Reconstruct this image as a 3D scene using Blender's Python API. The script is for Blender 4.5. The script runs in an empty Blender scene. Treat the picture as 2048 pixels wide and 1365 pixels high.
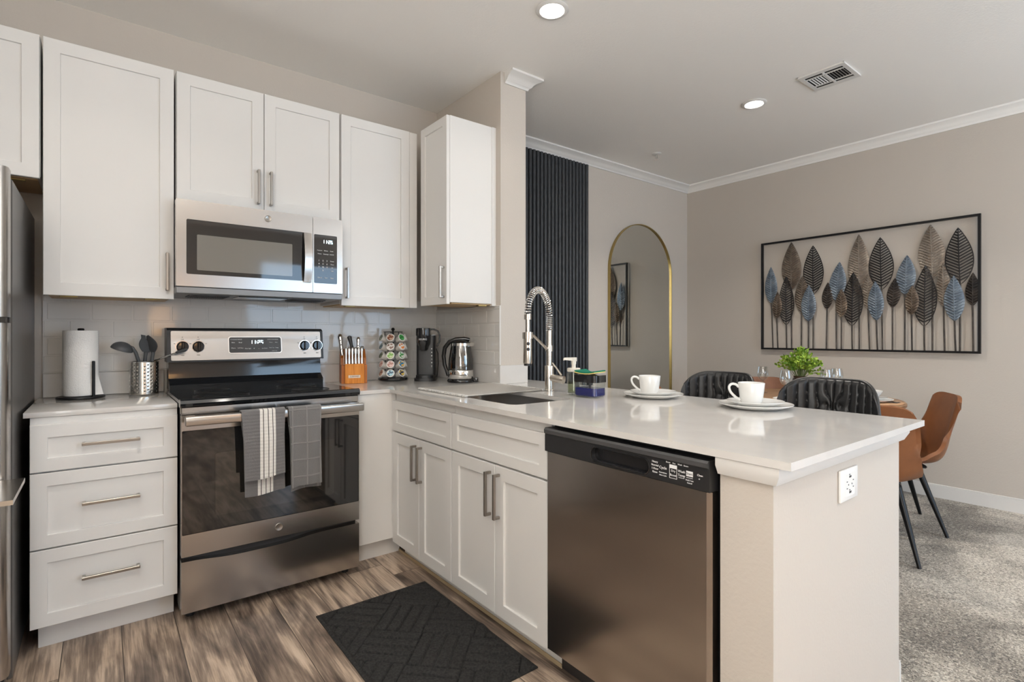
import bpy, bmesh, math, random
from math import sin, cos, pi, radians, sqrt, atan2, exp
from mathutils import Vector, Matrix, Euler
C = bpy.context.scene.collection
SC = bpy.context.scene
V = Vector

# ------------------------------------------------------------------ camera
cam_d = bpy.data.cameras.new('camera'); cam = bpy.data.objects.new('camera', cam_d); C.objects.link(cam)
cam_d.sensor_width = 36.0; cam_d.lens = 1053.54 / 2048 * 36
cam_d.shift_y = -10.4 / 2048; cam_d.clip_start = 0.05; cam_d.clip_end = 60
cam.location = (0, 0, 1.2); cam.rotation_euler = (radians(90), 0, -atan2(1349.8, 1053.54) + radians(90) - radians(90))
cam.rotation_euler.z = -(pi/2 - atan2(1349.8, 1053.54))
SC.camera = cam

# ------------------------------------------------------------------ colour management
SC.view_settings.view_transform = 'Standard'; SC.view_settings.look = 'None'
SC.view_settings.gamma = 1.0; SC.view_settings.use_curve_mapping = False
SC.view_settings.exposure = 0.58
SC.cycles.max_bounces = 14; SC.cycles.diffuse_bounces = 7; SC.cycles.glossy_bounces = 6
SC.cycles.transmission_bounces = 10; SC.cycles.caustics_reflective = False; SC.cycles.caustics_refractive = False
SC.cycles.sample_clamp_indirect = 6.0

# ------------------------------------------------------------------ sky
w = bpy.data.worlds.new('sky'); SC.world = w; w.use_nodes = True
wn = w.node_tree.nodes; wl = w.node_tree.links
sky = wn.new('ShaderNodeTexSky'); sky.sky_type = 'HOSEK_WILKIE'; sky.sun_direction = (0.3, 0.6, 0.75); sky.turbidity = 4
bgn = wn['Background']; wl.new(sky.outputs[0], bgn.inputs[0]); bgn.inputs[1].default_value = 1.6

# ------------------------------------------------------------------ daylight through the window behind the camera, plus added fill lights
def area(name, loc, rot, sx, sy, power, col, spread=180):
    d = bpy.data.lights.new(name, 'AREA'); d.shape = 'RECTANGLE'; d.size = sx; d.size_y = sy
    d.energy = power; d.color = col; d.spread = radians(spread)
    o = bpy.data.objects.new(name, d); C.objects.link(o); o.location = loc; o.rotation_euler = rot
    return o
YS = -2.9            # inner face of the wall behind the camera
area('window_and_fill_light', (3.15, YS + 0.02, 1.30), (radians(90), 0, 0), 2.5, 2.0, 42, (0.62, 0.88, 1.18))
area('window_and_fill_light', (-1.05 + .02, -1.35, 1.45), (radians(90), 0, radians(-90)), 1.7, 1.5, 40, (1.0, .98, .93))  # added fill from the left, brightens surfaces facing that side
area('ceiling_bounce_fill', (-.72, -.25, 1.86), (radians(180), 0, 0), .30, .30, 56, (.98, .98, .97))  # added fill aimed up, lifts the kitchen ceiling bounce
area('ceiling_bounce_fill', (4.40, -2.10, 1.86), (radians(180), 0, 0), .30, .30, 52, (.97, .98, .99))  # second added upward fill, for the dining and living side
sun_d = bpy.data.lights.new('sun', 'SUN'); sun_d.energy = 3; sun_d.angle = radians(1.0); sun_d.color = (1, .95, .88)
sun = bpy.data.objects.new('sun', sun_d); C.objects.link(sun); sun.rotation_euler = (radians(33), 0, radians(6))

# ------------------------------------------------------------------ room dimensions
W = 3.26             # kitchen back wall and dining wall (same plane)
XP0, XP1 = 1.87, 2.062   # partition wall
YP = 2.505           # end of partition
XR = 4.90            # dining right wall
XL = -1.05           # wall left of the fridge
ZC = 2.772           # ceiling
CT = 0.914           # counter top

# ------------------------------------------------------------------ materials
def mat(name, col=(.8,.8,.8), rough=.5, metal=0.0, spec=.5, coat=0.0, trans=0.0, ior=1.45, emit=None, estr=0.0, aniso=0.0, sheen=0.0):
    m = bpy.data.materials.new(name); m.use_nodes = True
    b = m.node_tree.nodes['Principled BSDF']
    b.inputs['Base Color'].default_value = (*col, 1); b.inputs['Roughness'].default_value = rough
    b.inputs['Metallic'].default_value = metal; b.inputs['Specular IOR Level'].default_value = spec
    b.inputs['Coat Weight'].default_value = coat; b.inputs['Coat Roughness'].default_value = .05
    b.inputs['Transmission Weight'].default_value = trans; b.inputs['IOR'].default_value = ior
    b.inputs['Anisotropic'].default_value = aniso; b.inputs['Sheen Weight'].default_value = sheen
    if emit: b.inputs['Emission Color'].default_value = (*emit, 1); b.inputs['Emission Strength'].default_value = estr
    return m
def N(m, t, **kw):
    n = m.node_tree.nodes.new(t)
    for k, v in kw.items():
        if k in n.inputs: n.inputs[k].default_value = v
        else: setattr(n, k, v)
    return n
def L(m, a, b): m.node_tree.links.new(a, b)
def bsdf(m): return m.node_tree.nodes['Principled BSDF']
def coords(m, scale=(1,1,1), rot=(0,0,0), kind='Object'):
    t = N(m, 'ShaderNodeTexCoord'); mp = N(m, 'ShaderNodeMapping')
    mp.inputs['Scale'].default_value = scale; mp.inputs['Rotation'].default_value = rot
    L(m, t.outputs[kind], mp.inputs[0]); return mp.outputs[0]
def bump(m, scale=60, strength=.2, dist=.002, detail=3, vec=None, rough=.55):
    n = N(m, 'ShaderNodeTexNoise'); n.inputs['Scale'].default_value = scale; n.inputs['Detail'].default_value = detail
    n.inputs['Roughness'].default_value = rough
    L(m, vec or coords(m), n.inputs['Vector'])
    bp = N(m, 'ShaderNodeBump'); bp.inputs['Strength'].default_value = strength; bp.inputs['Distance'].default_value = dist
    L(m, n.outputs[0], bp.inputs['Height']); L(m, bp.outputs[0], bsdf(m).inputs['Normal']); return n
def ramp(m, fac, stops):
    r = N(m, 'ShaderNodeValToRGB'); e = r.color_ramp.elements
    while len(e) < len(stops): e.new(.5)
    for i, (p, c) in enumerate(stops): e[i].position = p; e[i].color = (*c, 1)
    L(m, fac, r.inputs[0]); return r.outputs[0]
def mottle(m, c1, c2, scale=4, vec=None, detail=4):
    n = N(m, 'ShaderNodeTexNoise'); n.inputs['Scale'].default_value = scale; n.inputs['Detail'].default_value = detail
    L(m, vec or coords(m), n.inputs['Vector'])
    L(m, ramp(m, n.outputs[0], [(.35, c1), (.65, c2)]), bsdf(m).inputs['Base Color']); return n

WALLC = (.540, .495, .443)
M = {}
M['wall'] = mat('wall_paint', WALLC, .75); bump(M['wall'], 95, .30, .003, 4)
M['ceil'] = mat('ceiling_paint', (.87, .855, .825), .85); bump(M['ceil'], 80, .35, .003, 4)
M['trim'] = mat('trim_paint', (.70, .69, .67), .35)
M['cab'] = mat('cabinet_paint', (.72, .712, .695), .32); bump(M['cab'], 140, .04, .001)
M['cabwood'] = mat('cabinet_underside', (.52, .36, .19), .5); mottle(M['cabwood'], (.46, .31, .15), (.58, .41, .22), 6)
M['quartz'] = mat('quartz', (.62, .605, .585), .07, spec=.5); mottle(M['quartz'], (.61, .595, .575), (.645, .63, .61), 9)
M['tile'] = mat('ceramic_tile', (.66, .645, .62), .06, spec=.55); bump(M['tile'], 13, .10, .004, 1)
M['grout'] = mat('grout', (.66, .645, .62), .8)
def steel(name, col, rough, stretch=(3, 3, 300), bstr=.05, aniso=.55, var=.035):
    m = mat(name, col, rough, 1.0, aniso=aniso)
    v = coords(m, stretch); n = N(m, 'ShaderNodeTexNoise'); n.inputs['Scale'].default_value = 3; n.inputs['Detail'].default_value = 2
    L(m, v, n.inputs['Vector'])
    mr = N(m, 'ShaderNodeMapRange'); mr.inputs[3].default_value = max(.03, rough - var); mr.inputs[4].default_value = rough + var
    L(m, n.outputs[0], mr.inputs[0]); L(m, mr.outputs[0], bsdf(m).inputs['Roughness'])
    return m
M['steel'] = steel('brushed_steel', (.46, .435, .41), .22)
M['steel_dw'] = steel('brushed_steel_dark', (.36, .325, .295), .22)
M['steel_v'] = steel('brushed_steel_vertical', (.52, .495, .47), .25, (260, 260, 4))
M['sinksteel'] = steel('sink_steel', (.45, .42, .39), .33)
M['nickel'] = mat('brushed_nickel', (.66, .62, .56), .24, 1.0)
M['pull'] = mat('nickel_pull', (.36, .335, .305), .30, 1.0)
M['chrome'] = mat('polished_chrome', (.80, .79, .77), .07, 1.0)
M['fridge_side'] = mat('fridge_side', (.15, .145, .14), .32, .6); bump(M['fridge_side'], 260, .25, .002)
M['bglass'] = mat('black_glass', (.012, .012, .013), .03, spec=.6, coat=.6)
M['mwglass'] = mat('microwave_window', (.16, .155, .14), .08, spec=.7, coat=.8)
M['ovenwin'] = mat('oven_window', (.020, .018, .016), .03, spec=.7, coat=.8)
M['benamel'] = mat('black_enamel', (.012, .013, .015), .10, spec=.6, coat=.5)
M['bplastic'] = mat('black_plastic', (.018, .018, .019), .35)
M['bplastic_g'] = mat('glossy_black_plastic', (.012, .012, .013), .12, coat=.4)
M['dgrey'] = mat('dark_grey_plastic', (.06, .06, .062), .45)
M['grey_under'] = mat('grey_underside', (.22, .22, .22), .4, .5)
M['white_print'] = mat('white_print', (.85, .85, .85), .5)
M['grey_print'] = mat('grey_print', (.35, .35, .35), .5)
M['dark_print'] = mat('dark_print', (.05, .05, .05), .5)
M['digits'] = mat('display_digits', (.8, .95, 1), .4, emit=(.75, .92, 1), estr=3.0)
M['lamp'] = mat('lamp_lens', (1, 1, 1), .4, emit=(1.0, .95, .88), estr=14.0)
M['paper'] = mat('paper_towel', (.83, .82, .80), .9); bump(M['paper'], 160, .5, .003)
M['ceramic'] = mat('white_ceramic', (.74, .74, .725), .10, coat=.3)
M['wplastic'] = mat('white_plastic', (.80, .80, .78), .35)
M['cream'] = mat('cream_plastic', (.76, .72, .64), .35)
M['glass'] = mat('clear_glass', (1, 1, 1), .0, trans=1.0, ior=1.45)
def thinglass(name, tint, ior, gl=(1,1,1), walls=True):
    m = mat(name, tint); nt = m.node_tree; tr = N(m, 'ShaderNodeBsdfTransparent'); tr.inputs[0].default_value = (*tint, 1)
    g = N(m, 'ShaderNodeBsdfGlossy'); g.inputs['Roughness'].default_value = .02; g.inputs[0].default_value = (*gl, 1)
    fr = N(m, 'ShaderNodeFresnel'); fr.inputs[0].default_value = ior
    if walls:   # both sides of a thin wall reflect alike
        ge = N(m, 'ShaderNodeNewGeometry'); mr = N(m, 'ShaderNodeMapRange'); mr.inputs[3].default_value = ior; mr.inputs[4].default_value = 1/ior
        L(m, ge.outputs['Backfacing'], mr.inputs[0]); L(m, mr.outputs[0], fr.inputs[0])
    mx = N(m, 'ShaderNodeMixShader')
    L(m, fr.outputs[0], mx.inputs[0]); L(m, tr.outputs[0], mx.inputs[1]); L(m, g.outputs[0], mx.inputs[2])
    L(m, mx.outputs[0], nt.nodes['Material Output'].inputs[0]); return m
M['thin_glass'] = thinglass('thin_glass', (.94, .955, .945), 1.5)
M['wine_glass'] = thinglass('wine_glass', (.93, .94, .94), 1.85)
M['kettle_glass'] = thinglass('kettle_glass', (.80, .80, .79), 2.1, walls=False)
M['blue_soap'] = mat('blue_soap', (.003, .008, .15), .15)
M['clear_soap'] = thinglass('pale_soap', (.80, .83, .66), 1.2)
M['sponge_g'] = mat('green_scrubber', (.0, .17, .10), .9); bump(M['sponge_g'], 400, .6, .003)
M['sponge_y'] = mat('yellow_sponge', (.80, .62, .20), .9); bump(M['sponge_y'], 200, .5, .003)
M['orange'] = mat('orange_wood', (.62, .22, .03), .35)
v = coords(M['orange'], (30, 30, 3)); mottle(M['orange'], (.56, .18, .02), (.72, .28, .045), 3, v)
M['orange_d'] = mat('dark_orange_wood', (.40, .12, .02), .4); mottle(M['orange_d'], (.36, .10, .015), (.46, .15, .03), 5)
M['gold'] = mat('gold_metal', (.46, .35, .14), .35, 1.0)
M['mirror'] = mat('mirror_glass', (.70, .72, .70), .0, 1.0)
M['slat'] = mat('charcoal_slat', (.030, .033, .037), .42); 
v = coords(M['slat'], (60, 60, 5)); mottle(M['slat'], (.022, .024, .027), (.055, .060, .066), 4, v)
M['slatback'] = mat('black_felt', (.006, .006, .006), .95)
M['bmetal'] = mat('black_metal', (.010, .010, .011), .35, .3)
M['cupgrey'] = mat('utensil_grey', (.075, .078, .082), .45)
M['lampshade'] = mat('warm_lampshade', (1, .7, .4), .8, emit=(1.0, .52, .20), estr=3.0)
M['leather_b'] = mat('black_leather', (.020, .020, .021), .36); bump(M['leather_b'], 260, .25, .002)
M['leather_br'] = mat('brown_leather', (.21, .078, .028), .42)
mottle(M['leather_br'], (.17, .060, .020), (.26, .10, .038), 5)
bump(M['leather_br'], 180, .25, .002)
M['twood'] = mat('table_wood', (.30, .17, .09), .35)
v = coords(M['twood'], (3, 40, 3)); mottle(M['twood'], (.24, .13, .065), (.36, .21, .11), 2, v)
M['placemat'] = mat('tan_placemat', (.50, .30, .17), .7); bump(M['placemat'], 150, .4, .003)
M['napkin'] = mat('dark_napkin', (.10, .08, .07), .8); mottle(M['napkin'], (.04, .035, .03), (.25, .2, .17), 40)
M['leafgreen'] = mat('leaf_green', (.16, .32, .03), .45); mottle(M['leafgreen'], (.09, .22, .02), (.36, .50, .06), 25)
M['stemgreen'] = mat('stem_green', (.10, .14, .04), .6)
M['vase'] = mat('dark_vase', (.05, .03, .02), .3)
M['towel_g'] = mat('grey_terry', (.15, .145, .145), .95, sheen=.3)
M['podwhite'] = mat('pod_cup', (.74, .72, .68), .35)
# ------------------------------------------------------------------ mesh helpers
def NB(): return bmesh.new()
def box(bm, x0, x1, y0, y1, z0, z1, bev=0.0, seg=1):
    t = bmesh.new() if bev else bm
    vs = [t.verts.new(p) for p in ((x0,y0,z0),(x1,y0,z0),(x1,y1,z0),(x0,y1,z0),(x0,y0,z1),(x1,y0,z1),(x1,y1,z1),(x0,y1,z1))]
    for f in ((3,2,1,0),(4,5,6,7),(0,1,5,4),(1,2,6,5),(2,3,7,6),(3,0,4,7)): t.faces.new([vs[i] for i in f])
    if bev:
        bmesh.ops.bevel(t, geom=t.edges[:], offset=bev, segments=seg, profile=.5, affect='EDGES', clamp_overlap=True)
        merge(bm, t)
def merge(bm, t, mtx=None):
    if mtx is not None: bmesh.ops.transform(t, matrix=mtx, verts=t.verts[:])
    me = bpy.data.meshes.new('tmp'); t.to_mesh(me); t.free(); bm.from_mesh(me); bpy.data.meshes.remove(me)
def frame(d):
    d = V(d).normalized(); a = V((0,0,1)) if abs(d.z) < .9 else V((1,0,0))
    u = d.cross(a).normalized(); return u, d.cross(u).normalized()
def tube(bm, pts, r, seg=10, caps=True, closed=False):
    pts = [V(p) for p in pts]; n = len(pts); rs = r if isinstance(r, (list, tuple)) else [r]*n
    rings = []; u = None
    for i, p in enumerate(pts):
        if closed: d = pts[(i+1) % n] - pts[i-1]
        else: d = pts[min(i+1, n-1)] - pts[max(i-1, 0)]
        d.normalize()
        if u is None: u, _ = frame(d)
        u = (u - d * u.dot(d)).normalized(); w_ = d.cross(u)
        rings.append([bm.verts.new(p + (u*cos(2*pi*k/seg) + w_*sin(2*pi*k/seg)) * rs[i]) for k in range(seg)])
    m = n if closed else n - 1
    for i in range(m):
        a, b = rings[i], rings[(i+1) % n]
        for k in range(seg): bm.faces.new((a[k], a[(k+1)%seg], b[(k+1)%seg], b[k]))
    if caps and not closed: bm.faces.new(rings[0][::-1]); bm.faces.new(rings[-1])
def cyl(bm, p0, p1, r, seg=24, r2=None): tube(bm, [p0, p1], [r, r if r2 is None else r2], seg)
def lathe(bm, prof, seg=32, c=(0,0,0), axis='Z', closed=False):
    rings = []
    for (r, z) in prof:
        if r < 1e-6: rings.append([bm.verts.new(_ax(0,0,z,axis,c))])
        else: rings.append([bm.verts.new(_ax(r*cos(2*pi*k/seg), r*sin(2*pi*k/seg), z, axis, c)) for k in range(seg)])
    n = len(rings); rng = range(n) if closed else range(n-1)
    for i in rng:
        a, b = rings[i], rings[(i+1) % n]
        for k in range(seg):
            k2 = (k+1) % seg
            if len(a) == 1 and len(b) == 1: continue
            if len(a) == 1: bm.faces.new((a[0], b[k2], b[k]))
            elif len(b) == 1: bm.faces.new((a[k], a[k2], b[0]))
            else: bm.faces.new((a[k], a[k2], b[k2], b[k]))
def _ax(x, y, z, axis, c):
    if axis == 'Z': p = (x, y, z)
    elif axis == 'Y': p = (x, -z, y)       # profile height grows towards -Y
    else: p = (-z, x, y)                   # profile height grows towards -X
    return V(p) + V(c)
def plate(bm, outer, holes, a0, a1, mp=lambda x, y, h: (x, y, h)):
    """flat slab with holes: outline in 2D, extruded from a0 to a1"""
    t = bmesh.new(); es = []
    for lp in [outer] + list(holes):
        vs = [t.verts.new((p[0], p[1], a0)) for p in lp]
        es += [t.edges.new((vs[i], vs[(i+1) % len(vs)])) for i in range(len(vs))]
    bmesh.ops.triangle_fill(t, use_beauty=True, use_dissolve=False, edges=es)
    r = bmesh.ops.extrude_face_region(t, geom=t.faces[:])
    for e in r['geom']:
        if isinstance(e, bmesh.types.BMVert): e.co.z = a1
    for v_ in t.verts: v_.co = V(mp(*v_.co))
    merge(bm, t)
def rrect(x0, x1, y0, y1, r, n=6):
    out = []
    for cx, cy, a in ((x1-r, y1-r, 0), (x0+r, y1-r, 90), (x0+r, y0+r, 180), (x1-r, y0+r, 270)):
        for k in range(n+1): t = radians(a + 90*k/n); out.append((cx + r*cos(t), cy + r*sin(t)))
    return out
def grid(bm, nu, nv, fn, close=False):
    vs = [[bm.verts.new(fn(i/nu, j/nv)) for j in range(nv+1)] for i in range(nu+1)]
    for i in range(nu):
        for j in range(nv): bm.faces.new((vs[i][j], vs[i+1][j], vs[i+1][j+1], vs[i][j+1]))
    return vs
def sheet(bm, nu, nv, fn, th):
    """double sided sheet with thickness; fn(u,v) -> (point)"""
    e = 1e-3
    def nrm(u, v_):
        a = V(fn(min(u+e,1), v_)) - V(fn(max(u-e,0), v_)); b = V(fn(u, min(v_+e,1))) - V(fn(u, max(v_-e,0)))
        n = a.cross(b); return n.normalized() if n.length > 1e-12 else V((0,0,1))
    A = [[bm.verts.new(V(fn(i/nu, j/nv)) + nrm(i/nu, j/nv)*th/2) for j in range(nv+1)] for i in range(nu+1)]
    B = [[bm.verts.new(V(fn(i/nu, j/nv)) - nrm(i/nu, j/nv)*th/2) for j in range(nv+1)] for i in range(nu+1)]
    for i in range(nu):
        for j in range(nv):
            bm.faces.new((A[i][j], A[i+1][j], A[i+1][j+1], A[i][j+1])); bm.faces.new((B[i][j], B[i][j+1], B[i+1][j+1], B[i+1][j]))
    for i in range(nu):
        bm.faces.new((A[i][0], B[i][0], B[i+1][0], A[i+1][0])); bm.faces.new((A[i][nv], A[i+1][nv], B[i+1][nv], B[i][nv]))
    for j in range(nv):
        bm.faces.new((A[0][j], A[0][j+1], B[0][j+1], B[0][j])); bm.faces.new((A[nu][j], B[nu][j], B[nu][j+1], A[nu][j+1]))
def prism(bm, poly, h0, h1, mp): plate(bm, poly, [], h0, h1, mp)

# ------------------------------------------------------------------ object helpers
def thing(name, label, cat, loc=(0,0,0), rz=0.0, group=None):
    o = bpy.data.objects.new(name, None); C.objects.link(o); o.empty_display_size = .05
    o.location = loc; o.rotation_euler = (0, 0, rz); tag(o, label, cat, group); return o
def tag(o, label, cat, group=None, kind=None):
    o['label'] = label; o['category'] = cat
    if group: o['group'] = group
    if kind: o['kind'] = kind
    return o
def obj(name, bm, m, parent=None, smooth=35, world=True, label=None):
    """one mesh object; geometry of world=True is given in world coordinates, else in the thing's own"""
    if parent is not None and world:
        r = parent
        while r.parent: r = r.parent
        bmesh.ops.translate(bm, vec=-r.location, verts=bm.verts[:])
    bmesh.ops.recalc_face_normals(bm, faces=bm.faces[:])
    me = bpy.data.meshes.new(name); bm.to_mesh(me); bm.free()
    for mm in (m if isinstance(m, (list, tuple)) else [m]): me.materials.append(mm)
    if smooth:
        me.polygons.foreach_set('use_smooth', [True]*len(me.polygons)); me.set_sharp_from_angle(angle=radians(smooth))
    o = bpy.data.objects.new(name, me); C.objects.link(o)
    if parent is not None: o.parent = parent
    elif world:
        # top-level single mesh: put the origin at the bottom centre
        xs = [v_.co for v_ in me.vertices]
        c = V(((min(p.x for p in xs)+max(p.x for p in xs))/2, (min(p.y for p in xs)+max(p.y for p in xs))/2, min(p.z for p in xs)))
        me.transform(Matrix.Translation(-c)); o.location = c
    if label: o['label'] = label
    return o
def struct(name, bm, m, smooth=0, keep=True):
    bmesh.ops.recalc_face_normals(bm, faces=bm.faces[:])
    me = bpy.data.meshes.new(name); bm.to_mesh(me); bm.free(); me.materials.append(m)
    if smooth:
        me.polygons.foreach_set('use_smooth', [True]*len(me.polygons)); me.set_sharp_from_angle(angle=radians(smooth))
    o = bpy.data.objects.new(name, me); C.objects.link(o); o['kind'] = 'structure'; return o
def dup(root, loc, rz=0.0, label=None):
    r = root.copy(); C.objects.link(r); r.location = loc; r.rotation_euler = (0, 0, rz)
    if label: r['label'] = label
    for ch in list(root.children):
        c = ch.copy(); C.objects.link(c); c.parent = r
        for g in list(ch.children):
            d = g.copy(); C.objects.link(d); d.parent = c
    return r
def text_bm(s, size, depth=.0004, align='CENTER'):
    cu = bpy.data.curves.new('t', 'FONT'); cu.body = s; cu.size = size; cu.align_x = align; cu.align_y = 'CENTER'; cu.extrude = depth; cu.resolution_u = 2
    o = bpy.data.objects.new('t', cu); C.objects.link(o)
    bpy.context.view_layer.update()
    me = bpy.data.meshes.new_from_object(o.evaluated_get(bpy.context.evaluated_depsgraph_get()))
    bpy.data.objects.remove(o); bpy.data.curves.remove(cu)
    t = bmesh.new(); t.from_mesh(me); bpy.data.meshes.remove(me); return t
def face_mtx(p, facing):
    """text plane: facing '-Y' (readable from -Y) or '-X'"""
    if facing == '-Y': R = Matrix(((1,0,0),(0,0,-1),(0,1,0)))
    elif facing == '-X': R = Matrix(((0,0,-1),(-1,0,0),(0,1,0)))
    else: R = Matrix.Identity(3)
    return Matrix.Translation(V(p)) @ R.to_4x4()
def put_text(bm, s, size, p, facing, depth=.0004, sx=1.0):
    t = text_bm(s, size, depth); bmesh.ops.scale(t, vec=(sx,1,1), verts=t.verts[:]); merge(bm, t, face_mtx(p, facing))
# seven segment display digits (flat segments standing just off the glass)
SEG = {'0':'abcdef','1':'bc','2':'abged','5':'afgcd','3':'abgcd'}
def put_seg(bm, s, p, h, facing):
    t = bmesh.new(); wd = h*.52; th = h*.12; x = 0
    P = {'a':(0,h-th,wd,h),'g':(0,h/2-th/2,wd,h/2+th/2),'d':(0,0,wd,th),'f':(0,h/2,th,h),'b':(wd-th,h/2,wd,h),'e':(0,0,th,h/2),'c':(wd-th,0,wd,h/2)}
    for ch in s:
        if ch == ':':
            for yy in (h*.28, h*.66): box(t, x, x+th, yy, yy+th, 0, .0006)
            x += th*2.4; continue
        for q in SEG[ch]:
            a, b, c_, d_ = P[q]; box(t, x+a, x+c_, b, d_, 0, .0006)
        x += wd*1.45
    bmesh.ops.translate(t, vec=(-x/2, -h/2, 0), verts=t.verts[:]); merge(bm, t, face_mtx(p, facing))
def badge(bm, p, r, facing):
    """round emblem: ring with a scrolled monogram"""
    t = bmesh.new()
    lathe(t, [(0,0),(r,0),(r,.0015),(r*.93,.0022),(r*.86,.0015),(0,.0015)], 28)
    for a0 in (0, 120, 240):
        tube(t, [(r*.8*cos(radians(a0+k*14))*(1-k*.02), r*.8*sin(radians(a0+k*14))*(1-k*.02), .0018) for k in range(7)], r*.035, 6)
    tube(t, [(-r*.05+r*.3*cos(k*.35), r*.02+r*.42*sin(k*.35), .002) for k in range(16)], r*.055, 6)
    tube(t, [(r*.20+r*.18*cos(k*.4+1), -r*.05+r*.30*sin(k*.4+1), .002) for k in range(14)], r*.05, 6)
    merge(bm, t, face_mtx(p, facing))
def pull_bm(c, axis, n, ln, sq=.011, st=.032):
    """square bar pull centred at c on the door face"""
    bm = NB(); c = V(c); n = V(n); a = V(axis)
    s_ = n.cross(a)
    def bx(ca, cn, ha, hn):
        lo = c + a*(ca-ha) + n*(cn-hn) - s_*sq/2; hi = c + a*(ca+ha) + n*(cn+hn) + s_*sq/2
        box(bm, min(lo.x,hi.x), max(lo.x,hi.x), min(lo.y,hi.y), max(lo.y,hi.y), min(lo.z,hi.z), max(lo.z,hi.z), .0012)
    bx(0, st-sq/2, ln/2, sq/2)
    for sgn in (-1, 1): bx(sgn*(ln/2-sq/2), (st-sq)/2, sq/2, (st-sq)/2)
    return bm
def shaker_bm(o, u, n, wd, h, t=.02, fw=.055, rec=.009):
    """shaker front; o = lower corner on the FRONT face, u = width direction, n = outward normal"""
    bm = NB(); o = V(o); u = V(u); n = V(n); z = V((0,0,1))
    def pt(a, b, d): return bm.verts.new(o + u*a + z*b + n*d)
    def ring(a0, a1, b0, b1, d): return [pt(a0,b0,d), pt(a1,b0,d), pt(a1,b1,d), pt(a0,b1,d)]
    e = .0016
    rs = [ring(0, wd, 0, h, -t), ring(0, wd, 0, h, -e), ring(e, wd-e, e, h-e, 0), ring(fw-e, wd-fw+e, fw-e, h-fw+e, 0),
          ring(fw, wd-fw, fw, h-fw, -e), ring(fw, wd-fw, fw, h-fw, -rec)]
    for i in range(len(rs)-1):
        for k in range(4): bm.faces.new((rs[i][k], rs[i][(k+1)%4], rs[i+1][(k+1)%4], rs[i+1][k]))
    bm.faces.new(rs[-1]); bm.faces.new(rs[0][::-1])
    return bm
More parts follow.
